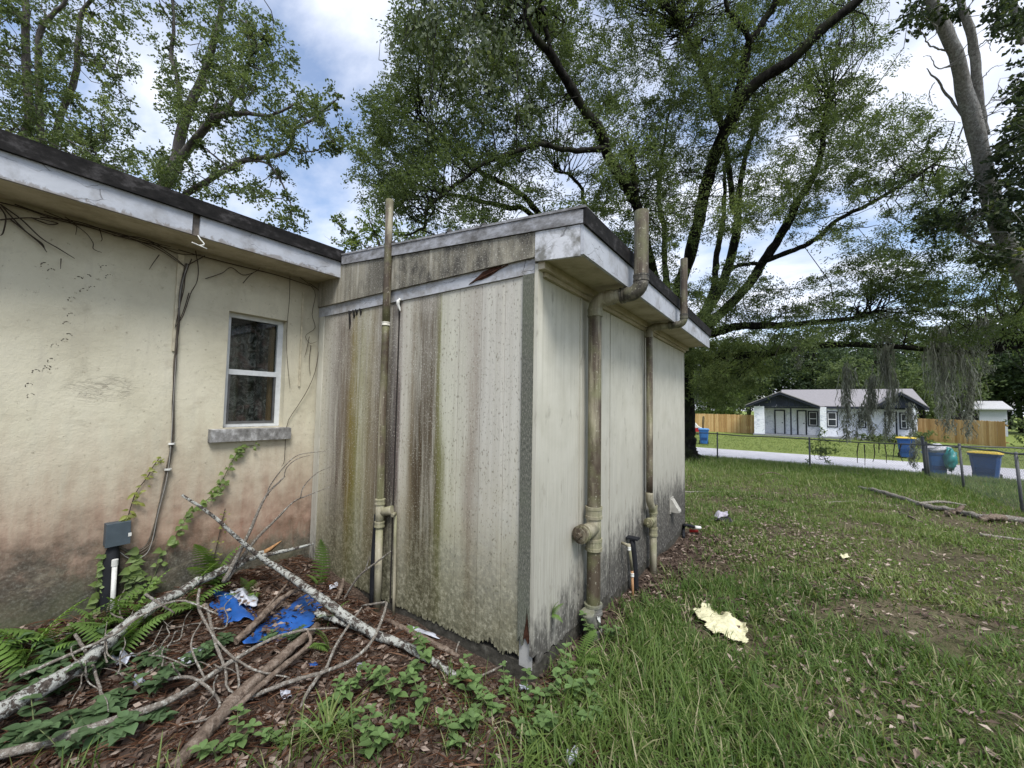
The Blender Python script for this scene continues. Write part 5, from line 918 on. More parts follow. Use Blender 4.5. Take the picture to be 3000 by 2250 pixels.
# ------------------------------------------------------------------ fallen branches
def up_pts(pts): return [og(x, y, l) if l < 1.5 else at(x, y, l) for x, y, l in pts]     # a number above 1.5 is a distance, else a height over the ground
def branch(label, main, radii, mat, subs=(), name='fallen_branch', group='fallen branches in the wall corner', tipmat=None, seg=10, jit=.08, n=36):
    P = up_pts(main); o = root(name, label, 'branch', P[len(P)//2], group); q = MB(); Q = catmull(P, n); jr = np.random.default_rng(len(label)); Q = Q+jr.standard_normal(Q.shape)*min(radii)*.18
    q.tube(Q, np.interp(np.linspace(0, 1, n), np.linspace(0, 1, len(radii)), radii), seg, jitter=jit, seed=len(label)); q.build('stem', mat, o)
    for pts, ra in subs: q = MB(); q.tube(up_pts(pts), ra, 6, n=20, jitter=.06); q.build('twig', mat, o)
    if tipmat is not None:
        e = Q[-1]; d = unit(Q[-1]-Q[-3]); q = MB(); q.tube([e-d*.02, e+d*.05+(0, 0, .012), e+d*.13+(0, 0, .035)], [radii[-1]*.95, radii[-1]*.7, .004], 7, jitter=.25, seed=3); q.build('broken_end', tipmat, o)
    return o
branch('thick fallen trunk with white lichen running from the lower left to the corner', [(-60, 2125, .10), (100, 2030, .12), (250, 1940, .14), (400, 1810, .16), (560, 1715, .20), (680, 1660, .24), (770, 1620, .28)], [.040, .038, .036, .033, .029, .025, .021], LICH, (), 'fallen_tree', tipmat=RAWW, seg=14)
branch('lichen-covered branch lying across the thick trunk to the middle of the litter', [(533, 1450, 2.75), (620, 1510, 2.85), (705, 1585, 2.95), (760, 1630, 3.02), (830, 1675, 3.06), (900, 1725, .22), (1000, 1795, .13), (1080, 1850, .07), (1180, 1890, .05), (1270, 1940, .04), (1340, 1985, .03)], [.008, .011, .014, .019, .023, .026, .028, .028, .026, .023, .018], LICH, [([(760, 1630, 3.1), (850, 1610, 3.25), (918, 1593, 3.35)], [.016, .013, .008])], tipmat=RAWW)
branch('upright pale sapling branch leaning before the window corner', [(655, 1705, 2.95), (690, 1640, 3.0), (730, 1560, 3.05), (760, 1490, 3.1), (785, 1445, 3.15), (820, 1410, 3.2), (835, 1395, 3.22)], [.017, .015, .012, .010, .008, .006, .004], LICH2, [([(785, 1452, 3.15), (790, 1425, 3.15), (830, 1370, 3.15), (870, 1335, 3.2), (920, 1325, 3.25), (955, 1323, 3.3)], [.006, .005, .004, .003, .0025, .002]), ([(832, 1398, 3.22), (840, 1370, 3.22), (870, 1345, 3.25), (910, 1333, 3.3)], [.004, .004, .003, .002])], seg=8)
branch('second pale sapling branch arching toward the stained face', [(665, 1700, 2.97), (705, 1640, 3.05), (750, 1580, 3.12), (810, 1520, 3.2), (860, 1470, 3.25), (900, 1452, 3.28), (970, 1425, 3.32)], [.015, .013, .011, .009, .006, .004, .002], LICH2, [([(880, 1460, 3.26), (890, 1425, 3.26), (930, 1385, 3.28), (985, 1362, 3.3)], [.005, .004, .003, .002])], seg=8)
branch('long pale branch along the bottom edge of the debris', [(-60, 2225, .06), (120, 2180, .07), (300, 2120, .07), (480, 2060, .07), (600, 1990, .08), (690, 1930, .10), (800, 1870, .10), (900, 1845, .09), (990, 1840, .06)], [.018, .018, .016, .015, .013, .011, .009, .008, .005], LICH2, [([(690, 1930, .10), (700, 2000, .06), (690, 2050, .03)], [.007, .006, .004]), ([(600, 1990, .08), (560, 1890, .18), (590, 1820, .2)], [.006, .005, .003])])
branch('forked pale twig curling right of the log', [(700, 2060, .03), (800, 2015, .05), (870, 1990, .06), (960, 1965, .07), (1050, 1920, .10), (1100, 1860, .14), (1130, 1780, .2), (1125, 1765, .2), (1060, 1775, .12)], [.010, .011, .011, .010, .010, .009, .009, .008, .006], LICH2, [([(945, 1965, .06), (900, 2030, .04), (880, 2075, .02)], [.011, .010, .007]), ([(955, 1960, .06), (985, 1890, .08), (1030, 1820, .10), (1060, 1780, .14)], [.010, .009, .008, .006])], seg=8)
branch('short lichen-spotted stub branch beside the blue plastic', [(925, 1795, .10), (960, 1808, .08), (1020, 1830, .07), (1080, 1850, .05)], [.019, .02, .018, .014], LICH)
branch('dark rotten branch lying over the blue plastic', [(690, 1880, .05), (760, 1815, .09), (830, 1750, .13), (900, 1715, .15)], [.020, .020, .018, .012], DEADW, [([(740, 1830, .08), (800, 1760, .12), (850, 1700, .16)], [.012, .010, .007])])
branch('grey twig leaning against the tall vent pipe', [(1005, 1760, 3.2), (1050, 1690, 3.15), (1100, 1650, 3.1), (1145, 1615, 3.05)], [.009, .008, .007, .004], LICH2, [([(1070, 1672, 3.13), (1080, 1640, 3.12), (1083, 1630, 3.12)], [.005, .004, .003])], seg=8)
branch('thin stick lying at the outer corner of the slab', [(1370, 2000, .02), (1420, 1975, .03), (1470, 1950, .05), (1500, 1925, .09)], [.006, .006, .005, .003], LICH2, seg=7)
branch('thin brown stick upright in the litter before the slab', [(1335, 1935, .0), (1338, 1900, .05), (1345, 1880, .07)], [.006, .005, .004], LICH2, seg=7)
branch('weathered wood chunk leaning on the base of the stained face', [(985, 1760, .02), (1000, 1725, .06), (1005, 1695, .1)], [.016, .018, .010], DEADW)
branch('flat strip of bark lying along the slab', [(1110, 1805, .02), (1200, 1850, .02), (1290, 1895, .02), (1345, 1925, .02)], [.014, .02, .02, .012], DEADW)
# rotten log
P = up_pts([(505, 2260, .02), (600, 2150, .04), (700, 2040, .05), (810, 1940, .06), (930, 1835, .07)]); o = root('rotten_log', 'split weathered brown log lying in the leaf litter', 'log', P[2]); q = MB(); q.tube(P, [.027, .031, .032, .029, .022], 9, n=26, jitter=.14, seed=2); q.build('stem', DEADW, o)
q = MB(); q.tube(up_pts([(690, 2075, .05), (790, 1985, .07), (870, 1920, .07), (910, 1880, .09), (900, 1845, .12)]), [.014, .016, .014, .012, .006], 7, n=16, jitter=.15); q.build('split_piece', DEADW, o)
# tangle of thin twigs: each a thing
rt = np.random.default_rng(91)
TL = 'thin pale twig tangled over the fallen trunk'
for k in range(26):
    x = rt.uniform(230, 640); y = rt.uniform(1790, 1990); a = rt.uniform(0, 6.28); ln = rt.uniform(90, 230); pts = []; l = rt.uniform(.08, .22)
    for t in range(6):
        pts.append((x, y, max(.02, l+rt.normal(0, .03)))); a += rt.normal(0, .55); x += math.cos(a)*ln/5; y += math.sin(a)*ln/6
    branch(TL, pts, [.0042, .004, .0036, .003, .0024, .0016], LICH2, (), 'twig', 'twigs tangled over the fallen trunk', seg=6, n=24)
for lb, pts in [('long bent twig crossing the fallen trunk near the white pipe', [(60, 1980, .16), (200, 1920, .2), (330, 1860, .22), (420, 1800, .28), (530, 1760, .28), (640, 1800, .2)]), ('stiff twig standing off the fallen trunk like an elbow', [(220, 1858, .24), (245, 1900, .18), (275, 1960, .12), (300, 2050, .08), (302, 2110, .05)]), ('hooked twig hanging over the middle of the fallen trunk', [(585, 1725, .26), (580, 1770, .22), (605, 1830, .18), (655, 1900, .13), (740, 1960, .09), (850, 1985, .06)]), ('pale twig reaching from the trunk toward the log', [(605, 1770, .22), (630, 1880, .14), (660, 1960, .08), (670, 2020, .04), (740, 2050, .03)]), ('straight dead stick poking up behind the fallen trunk', [(425, 1740, .34), (470, 1770, .28), (510, 1795, .22)]), ('looped twig curling below the fallen trunk', [(440, 2000, .08), (560, 1985, .1), (640, 2050, .06), (620, 2100, .04), (540, 2120, .03)])]:
    branch(lb, pts, [.008, .008, .007, .006, .004], LICH2, (), 'twig', 'twigs tangled over the fallen trunk', seg=7, n=30)
# yard branches
branch('long bare grey branch lying on the lawn near the chain-link fence', [(2520, 1428, .05), (2580, 1440, .06), (2650, 1462, .06), (2720, 1484, .05), (2800, 1497, .05), (2880, 1515, .06), (2950, 1520, .07), (3050, 1528, .06)], [.035, .045, .05, .05, .045, .05, .055, .05], LICH2, [([(2690, 1475, .05), (2760, 1470, .06), (2830, 1480, .05)], [.03, .028, .015])], 'fallen_branch', 'branches lying on the lawn')
branch('dark broken stub sticking up beside the long lawn branch', [(2770, 1505, .05), (2800, 1500, .10), (2820, 1483, .22)], [.05, .045, .03], DEADW, (), 'fallen_branch', 'branches lying on the lawn')
branch('dark curved end piece of branch at the right edge of the lawn', [(2870, 1522, .05), (2910, 1515, .09), (2960, 1520, .07), (3040, 1528, .06)], [.04, .055, .055, .05], DEADW, (), 'fallen_branch', 'branches lying on the lawn')
for lb, pts, rd in [('grey stick lying on the lawn behind the long wall', [(2000, 1441, .03), (2070, 1442, .03), (2140, 1440, .04)], .02), ('dark stick on the lawn before the long branch', [(2635, 1500, .02), (2670, 1515, .05), (2705, 1532, .02)], .018), ('small grey stick in the middle of the lawn', [(2420, 1472, .03), (2480, 1470, .03), (2530, 1474, .03)], .016), ('black twig lying near the fence posts', [(2220, 1393, .04), (2260, 1384, .10), (2300, 1398, .05), (2310, 1405, .03)], .014), ('short stick under the fence post', [(2490, 1384, .04), (2520, 1388, .06), (2540, 1397, .04)], .014), ('pale stick at the right edge of the lawn', [(2870, 1565, .03), (2940, 1575, .03), (3020, 1584, .03)], .02)]:
    branch(lb, pts, [rd, rd, rd*.6], DEADW if 'dark' in lb or 'black' in lb else LICH2, (), 'fallen_branch', 'branches lying on the lawn', n=14)

# ------------------------------------------------------------------ plastic, paper and cloth on the ground
def crumple(name, label, cat, corners, h, mat, seed, lift=.02, n=22, group=None, ragged_=.12, disc=False):
    r = np.random.default_rng(seed); C = [og(x, y) for x, y in corners]; u = np.linspace(0, 1, n); V = []
    ph = r.random(8)*6.28; fr = r.uniform(3, 11, (8, 2)); am = h*r.uniform(.3, 1, 8)/3
    for a in u:
        for b in u:
            if disc:
                u_, v_ = 2*a-1, 2*b-1; X_ = u_*math.sqrt(1-v_*v_/2); Y_ = v_*math.sqrt(1-u_*u_/2); th_ = math.atan2(Y_, X_); k_ = 1+.16*math.sin(2*th_+ph[0])+.12*math.sin(5*th_+ph[1])+.07*math.sin(11*th_+ph[2]); a1, b1 = .5+.5*X_*k_, .5+.5*Y_*k_
            else: a1, b1 = a, b
            e = ragged_*(r.random()-.5); aa = a1+(e if b in (0., 1.) or a in (0., 1.) else 0)*.5; bb = b1+(e if a in (0., 1.) else 0)*.5
            p = C[0]*(1-aa)*(1-bb)+C[1]*aa*(1-bb)+C[2]*aa*bb+C[3]*(1-aa)*bb; w = sum(am[i]*math.sin(fr[i][0]*a+fr[i][1]*b+ph[i]) for i in range(8)); dome = h*.6*math.sin(math.pi*a)*math.sin(math.pi*b)
            V.append((p[0]+.25*w, p[1]-.2*w, float(G(p[0], p[1]))+lift+max(-lift*.6, w+dome+r.normal(0, h*.05))))
    i = (np.arange(n-1)[:, None]*n+np.arange(n-1)[None]).ravel(); o = np_mesh(name, V, np.stack([i, i+1, i+n+1, i+n], 1), mat, smooth=True, origin=C[0], label=label, cat=cat, group=group)
    md = o.modifiers.new('thick', 'SOLIDIFY'); md.thickness = .002; return o
BLUE = plain('blue_plastic', (.016, .085, .31), .35, .5, .2, 8); WPL = plain('white_plastic_film', (.42, .44, .49), .5, .3, .4, 12); FOAM = plain('yellow_foam', (.58, .555, .36), .95, .05, .3, 22, .9); CLO1 = plain('grey_lilac_cloth', (.42, .40, .46), .9, .1, .4, 14); CLO2 = plain('dark_cloth', (.022, .02, .028), .9, .1, .4, 20); REDC = plain('red_plastic', (.35, .02, .015), .5)
PG = 'plastic and paper scraps in the wall corner'
crumple('plastic_bag', 'blue plastic sheet under the white film between fallen branches', 'plastic', [(595, 1795), (640, 1735), (790, 1790), (700, 1858)], .03, BLUE, 1, .03, group=PG, ragged_=.05, disc=True)
crumple('plastic_bag', 'larger blue plastic sheet half covered by leaves beside the stub branch', 'plastic', [(660, 1915), (840, 1775), (960, 1730), (945, 1845)], .03, BLUE, 2, .03, group=PG, ragged_=.05, disc=True)
crumple('plastic_bag', 'crumpled white film on top of the blue plastic', 'plastic', [(650, 1765), (690, 1725), (770, 1775), (705, 1815)], .04, WPL, 3, .05, group=PG, ragged_=.05, disc=True)
crumple('plastic_bag', 'white plastic scrap in the creepers under the fallen trunk', 'plastic', [(318, 1955), (360, 1935), (400, 1945), (350, 1975)], .03, WPL, 4, .05, group=PG)
crumple('plastic_bag', 'white plastic scrap right of the looped twig', 'plastic', [(520, 1950), (590, 1915), (620, 1930), (550, 1970)], .03, WPL, 5, .04, group=PG)
crumple('plastic_bag', 'small white plastic tuft low in the creepers', 'plastic', [(385, 2010), (415, 2000), (425, 2030), (395, 2035)], .03, WPL, 6, .04, group=PG)
crumple('paper_scrap', 'square white paper scrap in the litter below the twig fork', 'paper', [(1045, 1952), (1072, 1945), (1070, 1972), (1043, 1970)], .006, WPL, 7, .02, 6, PG)
crumple('paper_scrap', 'white torn paper strip lying along the slab', 'paper', [(1195, 1838), (1260, 1858), (1290, 1878), (1225, 1862)], .012, WPL, 8, .02, 12, PG)
crumple('paper_scrap', 'small white scrap standing at the base of the stained face', 'paper', [(965, 1722), (990, 1712), (990, 1725), (966, 1735)], .01, WPL, 9, .02, 6, PG)
crumple('paper_scrap', 'pale crumpled paper among leaves below the log', 'paper', [(820, 2035), (850, 2028), (855, 2055), (825, 2058)], .02, WPL, 10, .02, 8, PG)
crumple('paper_scrap', 'tiny blue scrap left of the square white paper', 'plastic', [(905, 1955), (930, 1950), (932, 1960), (908, 1963)], .008, BLUE, 11, .02, 6, PG)
crumple('paper_scrap', 'white scrap in the weeds at the outer slab corner', 'paper', [(1520, 2020), (1545, 2014), (1550, 2032), (1528, 2034)], .02, WPL, 12, .02, 7, PG)
crumple('paper_scrap', 'white crumpled lump at the bottom edge of the photo', 'paper', [(1655, 2235), (1690, 2212), (1695, 2250), (1665, 2265)], .04, WPL, 13, .03, 9, PG)
crumple('paper_scrap', 'small cream shard in the grass below the thick drain pipe', 'paper', [(1888, 1880), (1915, 1872), (1920, 1888), (1895, 1896)], .012, FOAM, 14, .03, 7, PG)
crumple('foam_sheet', 'large pale yellow foam sheet lying in the grass', 'foam', [(2025, 1825), (2070, 1778), (2225, 1862), (2125, 1898)], .035, FOAM, 15, .05, 46, 'yellow foam pieces on the lawn', .12, True)
crumple('foam_piece', 'small pale yellow foam piece on the bare patch of lawn', 'foam', [(2452, 1641), (2475, 1637), (2498, 1648), (2472, 1651)], .02, FOAM, 16, .06, 10, 'yellow foam pieces on the lawn', .12, True)
crumple('clothing', 'dark cloth spread under the lilac cloth heap', 'cloth', [(2070, 1530), (2100, 1515), (2160, 1528), (2110, 1540)], .06, CLO2, 17, .03, 18, 'discarded clothes on the lawn', .12, True)
crumple('clothing', 'heap of lilac-grey cloth behind the end of the long wall', 'cloth', [(2088, 1522), (2100, 1505), (2140, 1512), (2128, 1528)], .07, CLO1, 18, .05, 20, 'discarded clothes on the lawn', .12, True)
o = root('broken_toy', 'black and red broken plastic thing at the end of the long wall', 'toy', og(2025, 1550)); q = MB(); q.tube(up_pts([(2003, 1575, .02), (2002, 1545, .10), (2010, 1538, .16), (2040, 1545, .10), (2052, 1543, .09)]), [.02, .022, .024, .02, .014], 8, n=14); q.build('handle', BLACK, o); q = MB(); q.tube(up_pts([(2020, 1555, .05), (2045, 1556, .05)]), [.025, .018], 8); q.build('shell', REDC, o); q = MB(); q.tube(up_pts([(2035, 1545, .12), (2053, 1546, .11)]), [.028, .02], 8); q.build('cap', WHITEP, o)

# ------------------------------------------------------------------ chain-link fence
GALV = plain('dark_galvanised', (.085, .088, .092), .6, .5); WIRE = plain('fence_wire', (.10, .105, .11), .5, .5)
def fence(label, a, b, posts, h=1.12, lean=None):
    a = np.array(a, float); b = np.array(b, float); L = np.linalg.norm(b-a); d = (b-a)/L; o = root('chain_link_fence', label, 'fence', (*a, float(G(*a))), 'chain-link fence runs')
    g = lambda s: float(G(*(a+d*s)))
    q = MB(); S = np.linspace(0, L, 24); q.tube([(*(a+d*s), g(s)+h-.02*math.sin(s*.9)) for s in S], .021, 8); q.build('top_rail', GALV, o)
    for s in posts:
        p = a+d*s; q = MB(); q.tube([(*p, g(s)-.2), (p[0]+(lean or 0), p[1], g(s)+h+.03)], .028, 8); q.lathe((p[0]+(lean or 0), p[1], g(s)+h+.02), (0, 0, 1), [(0, .033), (.03, .033), (.05, .012)], 8); q.build('post', GALV, o)
    q = MB(); st = .075; 
    for s in np.arange(-h, L, st):
        for sg in (1, -1):
            s0, s1 = s, s+h; z0, z1 = (0, h) if sg > 0 else (h, 0); c0, c1 = max(0, s0), min(L, s1)
            f0 = (c0-s0)/h; f1 = (c1-s0)/h; p0 = a+d*c0; p1 = a+d*c1
            q.tube([(*p0, g(c0)+z0+(z1-z0)*f0), (*p1, g(c1)+z0+(z1-z0)*f1)], .0018, 3, cap=False)
    q.build('wire_mesh', WIRE, o, kind='stuff'); return o
fence('long chain-link fence between the yard and the road', (-14, 19.35), (14, 18.7), [1.9, 5.2, 8.2, 11.35, 14.5, 20.8, 24])
fence('chain-link fence side run coming toward the right edge of the photo', (3.66, 18.9), (3.95, 7.6), [.06, 3.0, 6.1, 9.2], 1.16, -.06)
p = np.array((3.62, 18.98, float(G(3.62, 18.98)))); o = root('fence_corner_post', 'taller dark corner post where the two fence runs meet', 'post', p); q = MB(); q.tube([p-(0, 0, .1), p+(-.08, 0, 1.36)], .045, 10); q.build('tube', GALV, o); q = MB(); q.lathe(p+(-.08, 0, 1.35), (0, 0, 1), [(0, .05), (.04, .05), (.06, .02)], 10); q.build('cap', GALV, o)
# leafy bush and dead stems on the fence
r = np.random.default_rng(110)
b = at(2405, 1378, 16.7); b[2] = G(b[0], b[1]); o = root('fence_bush', 'leafy green vine bush climbing the fence post before the house', 'bush', b); A = np.array([at(2400+r.normal(8, 22), 1320+r.normal(0, 26), 16.6+r.normal(0, .15)) for _ in range(26)]); V, F, va = sprays(A, r.uniform(.12, .25, 26), 24, .075, .055, r, .8); np_mesh('leaves', V, F, PALEL, va, o); twigs(MB(), A, np.array([b+(0, 0, k*.12) for k in range(9)]), np.full(9, .015), r, .008, .003).build('stems', DRYV, o, kind='stuff')
for k, x in enumerate([2516, 2532, 2560, 2575, 2592, 2620, 2640]):
    t = at(x, 1297+r.uniform(0, 6), 15.9); bt = at(x+r.uniform(-6, 6), 1340+r.uniform(-14, 28), 15.9); q = MB(); q.tube([t, t*.5+bt*.5+r.normal(0, .03, 3), bt], [.022, .018, .008], 5, n=10, jitter=.3, seed=k); tag(q.build('dead_stem', DRYV, origin=bt), ['leftmost', 'second from left', 'third from left', 'middle', 'fifth from left', 'sixth from left', 'rightmost'][k]+' of the dark dead vine stems hanging on the fence', 'dead vine', 'dead vine stems on the fence')
# ------------------------------------------------------------------ wheelie bins
BINB = plain('blue_bin_plastic', (.018, .075, .24), .5, .4, .2, 5, .05); BIND = plain('faded_blue_bin', (.03, .13, .36), .5, .4, .2, 5, .05); YEL = plain('yellow_lid', (.55, .40, .04), .5, .3, .15); BLULID = plain('pale_blue_lid', (.10, .24, .45), .5); TEAL = plain('teal_bag', (.03, .30, .30), .35, .5, .3, 6); WBAG = plain('white_rubbish_bag', (.60, .60, .64), .4, .4, .25, 7)
def bin_(label, x, y, rz, body, lid, hh=1.06, w=.62, open_=False):
    z = float(G(x, y)) if not (24.3 < y < 30.3) else -1.05; o = root('wheelie_bin', label, 'bin', (0, 0, 0), 'wheelie bins put out along the road'); d = .66
    def rr_(wx, wy, zz, c=.09): return [(-wx+c, -wy, zz), (wx-c, -wy, zz), (wx, -wy+c, zz), (wx, wy-c, zz), (wx-c, wy, zz), (-wx+c, wy, zz), (-wx, wy-c, zz), (-wx, -wy+c, zz)]
    q = MB(); rings = [rr_(w*.37, d*.37, .06), rr_(w*.46, d*.46, hh*.70), rr_(w*.475, d*.475, hh*.86), rr_(w*.51, d*.51, hh*.88), rr_(w*.53, d*.53, hh*.94), rr_(w*.545, d*.545, hh*.945), rr_(w*.545, d*.545, hh*.965)]
    V = [v for g_ in rings for v in g_]; F = [tuple(range(8))[::-1]]+[(8*i+j, 8*i+(j+1) % 8, 8*i+8+(j+1) % 8, 8*i+8+j) for i in range(6) for j in range(8)]+[tuple(48+j for j in range(8))]; q.add(V, F); q.build('body', body, o)
    q = MB(); q.box(-w*.30, w*.30, -d*.425, -d*.405, hh*.28, hh*.62); q.build('emblem_panel', plain('bin_panel', (.012, .05, .16)), o)
    q = MB(); q.tube([(-w*.40, d*.60, hh*.93), (w*.40, d*.60, hh*.93)], .018, 8); q.build('handle', body, o)
    if lid is not None:
        q = MB(); L0 = rr_(w*.565, d*.57, hh*.968); L1 = rr_(w*.54, d*.545, hh*1.0); L2 = rr_(w*.36, d*.36, hh*1.035); V = L0+L1+L2; q.add(V, [tuple(range(8))[::-1]]+[(8*i+j, 8*i+(j+1) % 8, 8*i+8+(j+1) % 8, 8*i+8+j) for i in range(2) for j in range(8)]+[tuple(16+j for j in range(8))]); q.build('lid', lid, o)
    for s in (-1, 1): q = MB(); q.lathe((s*w*.40, d*.40, .13), (s, 0, 0), [(0, .13), (.05, .13)], 14); q.build('wheel', BLACK, o)
    o.location = (x, y, z); o.rotation_euler = (0, 0, rz); return o
def bag(label, c, rad, mat, seed, sq=(1, 1, .8)):
    r = np.random.default_rng(seed); n, k = 16, 22; V = []
    for i in range(n+1):
        th = math.pi*i/n
        for j in range(k):
            ph = 2*math.pi*j/k; f = 1+.12*math.sin(5*ph+seed+2*th)+.10*math.sin(9*ph+4*th)+.10*math.sin(7*th+seed+3*ph)+r.normal(0, .05); V.append((c[0]+rad*sq[0]*f*math.sin(th)*math.cos(ph), c[1]+rad*sq[1]*f*math.sin(th)*math.sin(ph), c[2]+rad*sq[2]*f*math.cos(th)))
    F = np.array([(i*k+j, i*k+(j+1) % k, (i+1)*k+(j+1) % k, (i+1)*k+j) for i in range(n) for j in range(k)]); return np_mesh('rubbish_bag', V, F, mat, smooth=True, origin=c, label=label, cat='bag', group='rubbish bags heaped on the open bin')
def gp(px, py, y): v = on(px, py, 1, y); return float(v[0])
x1 = gp(2062, 1300, 32.2); bin_('blue wheelie bin with pale lid across the road beside the oak trunk', x1, 32.2, .2, BIND, BLULID, 1.12, .66)
x2 = gp(2656, 1330, 31.7); bin_('blue wheelie bin with yellow lid on the verge before the white house', x2, 31.7, -.15, BINB, YEL, 1.15, .78)
x3 = gp(2742, 1370, 24.15); bin_('open blue wheelie bin overflowing with bags behind the corner post', x3, 24.15, .1, BIND, None, 1.02, .70)
x4 = gp(2888, 1375, 24.2); bin_('wide blue wheelie bin with yellow lid at the right end of the fence', x4, 24.2, -.35, BINB, YEL, 1.10, .86)
zb = -1.05
bag('crumpled white rubbish bag heaped on the open bin', (x3+.02, 24.1, zb+1.08), .34, WBAG, 1, (1.15, 1, .6)); bag('teal rubbish bag hanging out of the side of the open bin', (x3+.36, 23.85, zb+.72), .27, TEAL, 2, (.7, .8, 1.5)); bag('small white bag on the left of the open bin', (x3-.22, 24.0, zb+1.13), .18, WBAG, 3, (1.2, 1, .6))

# ------------------------------------------------------------------ white house across the road
YF = 42.0
def fx_(px, y=YF): return float(on(px, 1200, 1, y)[0])
def fz(py, px=2300, y=YF): return float(on(px, py, 1, y)[2])
m = Mt('white_rough_plaster', .9, .15); p = m.pos(); v = m.noise(m.scl(p, (1, 1, 1.4)), 3.2, 5, .7, 1.2); m.col(m.ramp(v, [(.40, (.52, .55, .62)), (.47, (.72, .74, .80)), (.6, (.76, .78, .83))])).bump(v, .8, .05); HW = m.m
NAVY = plain('dark_navy_trim', (.020, .024, .036), .6); NAVYB = plain('navy_gable_board', (.030, .036, .055), .7)
m = Mt('grey_shingles', .95, .1); p = m.pos(); v = m.noise(m.scl(p, (3, 8, 8)), 2, 4, .7); w_ = m.math('FRACT', m.math('MULTIPLY', m.sep(p)[2], 9)); m.col(m.mix(m.ramp(w_, [(0, .5), (.12, 0.)]), m.ramp(v, [(.3, (.20, .192, .195)), (.7, (.30, .285, .29))]), (.20, .17, .17))); SHING = m.m
HD = plain('white_door', (.70, .71, .73), .5); HG = plain('dark_window_glass', (.03, .035, .04), .1, .5, .2); STEP = plain('grey_steps', (.20, .21, .22), .9)
xl, xr = fx_(2209), fx_(2702); g0 = float(G(0, 42)); zb_ = g0+.12; zw = zb_+2.45
HH = root('white_house', 'white plastered bungalow with navy gable and grey shingle roof across the road', 'house', (xl, YF, g0))
xg = fx_(2402)   # right end of the porch gable
q = MB(); q.box(xl, xr, YF+1.6, YF+10, g0-.2, zw); q.build('wall', HW, HH)
q = MB(); q.box(xg+.4, fx_(2455), YF+.9, YF+1.6, g0-.2, zw); q.build('wall', HW, HH)
q = MB(); q.box(xl-.1, xr+.1, YF-.1, YF+1.58, g0-.2, zb_); q.build('porch_floor', STEP, HH)
for a, b in ((2209, 2239), (2402, 2421), (2674, 2682)):
    q = MB(); q.box(fx_(a), fx_(b), YF, YF+.45, zb_, zw-.02); q.build('pillar', HW, HH)
q = MB(); q.box(fx_(2314), fx_(2319), YF+.15, YF+.27, zb_, zw-.16); q.build('post', NAVY, HH)
q = MB(); q.box(fx_(2239)+.01, fx_(2415), YF+.06, YF+.34, zw-.16, zw-.021); q.build('porch_beam', NAVY, HH)
# porch gable
pk = (fx_(2286), fz(1149, 2286)); gl = (fx_(2183), zw+.02); gr_ = (fx_(2402), zw+.02)
nb = 11
for k in range(nb):
    a = xl+(xg-xl)*k/nb; b = xl+(xg-xl)*(k+1)/nb-.015; top = lambda x: gl[1]+(pk[1]-gl[1])*((x-gl[0])/(pk[0]-gl[0]) if x < pk[0] else (gr_[0]-x)/(gr_[0]-pk[0])); q = MB(); q.prism([(a, zw), (b, zw), (b, max(zw+.02, top(b)-.06)), (a, max(zw+.02, top(a)-.06))], 1, YF+.05, YF+.10); q.build('gable_board', NAVYB, HH)
q = MB(); q.tube_raw([np.array((pk[0]+.05, YF+.02, zw+.45)), np.array((pk[0]+.05, YF+.05, zw+.45))], [.32, .32], np.array((0, 1., 0)), 16); q.build('louvre_vent', NAVY, HH)
q = MB()
for (ax, az), (bx, bz) in ((gl, pk), (pk, gr_)): q.prism([(ax, az-.02), (bx, bz-.02), (bx, bz-.20), (ax, az-.20)], 1, YF-.45, YF-.38)
q.build('barge_board', NAVY, HH)
rf = MB(); yb = YF+10.4
for (ax, az), (bx, bz) in ((gl, pk), (pk, gr_)): rf.add([(ax, YF-.5, az), (bx, YF-.5, bz), (bx, YF+10.3, bz), (ax, YF+10.3, az), (ax, YF-.5, az+.06), (bx, YF-.5, bz+.06), (bx, YF+10.3, bz+.06), (ax, YF+10.3, az+.06)], [(0, 1, 2, 3), (7, 6, 5, 4), (0, 4, 5, 1), (3, 2, 6, 7), (0, 3, 7, 4), (1, 5, 6, 2)])
rf.build('roof', SHING, HH)
ym = YF+5.6; zr_ = float(on(2420, 1143, 1, ym)[2])
rf = MB(); rf.prism([(YF+.75, zw+.0), (ym, zr_), (yb, zw), (yb, zw+.07), (ym, zr_+.07), (YF+.75, zw+.07)], 0, pk[0]+.02, xr+.5); rf.build('roof', SHING, HH)
q = MB(); q.box(fx_(2418), xr+.5, YF+.66, YF+.74, zw-.14, zw+.05); q.build('eave_board', NAVY, HH)
# right gable
rp_ = (fx_(2640), zw+1.2); r0_ = (fx_(2556), zw+.02); r1_ = (fx_(2722), zw+.02)
rf = MB()
for (ax, az), (bx, bz) in ((r0_, rp_), (rp_, r1_)): rf.add([(ax, YF-.1, az), (bx, YF-.1, bz), (bx, YF+5.5, bz), (ax, YF+5.5, az), (ax, YF-.1, az+.06), (bx, YF-.1, bz+.06), (bx, YF+5.5, bz+.06), (ax, YF+5.5, az+.06)], [(0, 1, 2, 3), (7, 6, 5, 4), (0, 4, 5, 1), (3, 2, 6, 7), (0, 3, 7, 4), (1, 5, 6, 2)])
rf.build('roof', SHING, HH)
q = MB(); q.prism([(r0_[0]+.5, zw), (r1_[0]-.3, zw), (rp_[0], rp_[1]-.12)], 1, YF+.3, YF+.4); q.build('gable_wall', NAVYB, HH)
q = MB()
for (ax, az), (bx, bz) in ((r0_, rp_), (rp_, r1_)): q.prism([(ax, az-.02), (bx, bz-.02), (bx, bz-.20), (ax, az-.20)], 1, YF-.08, YF-.02)
q.build('barge_board', NAVY, HH)
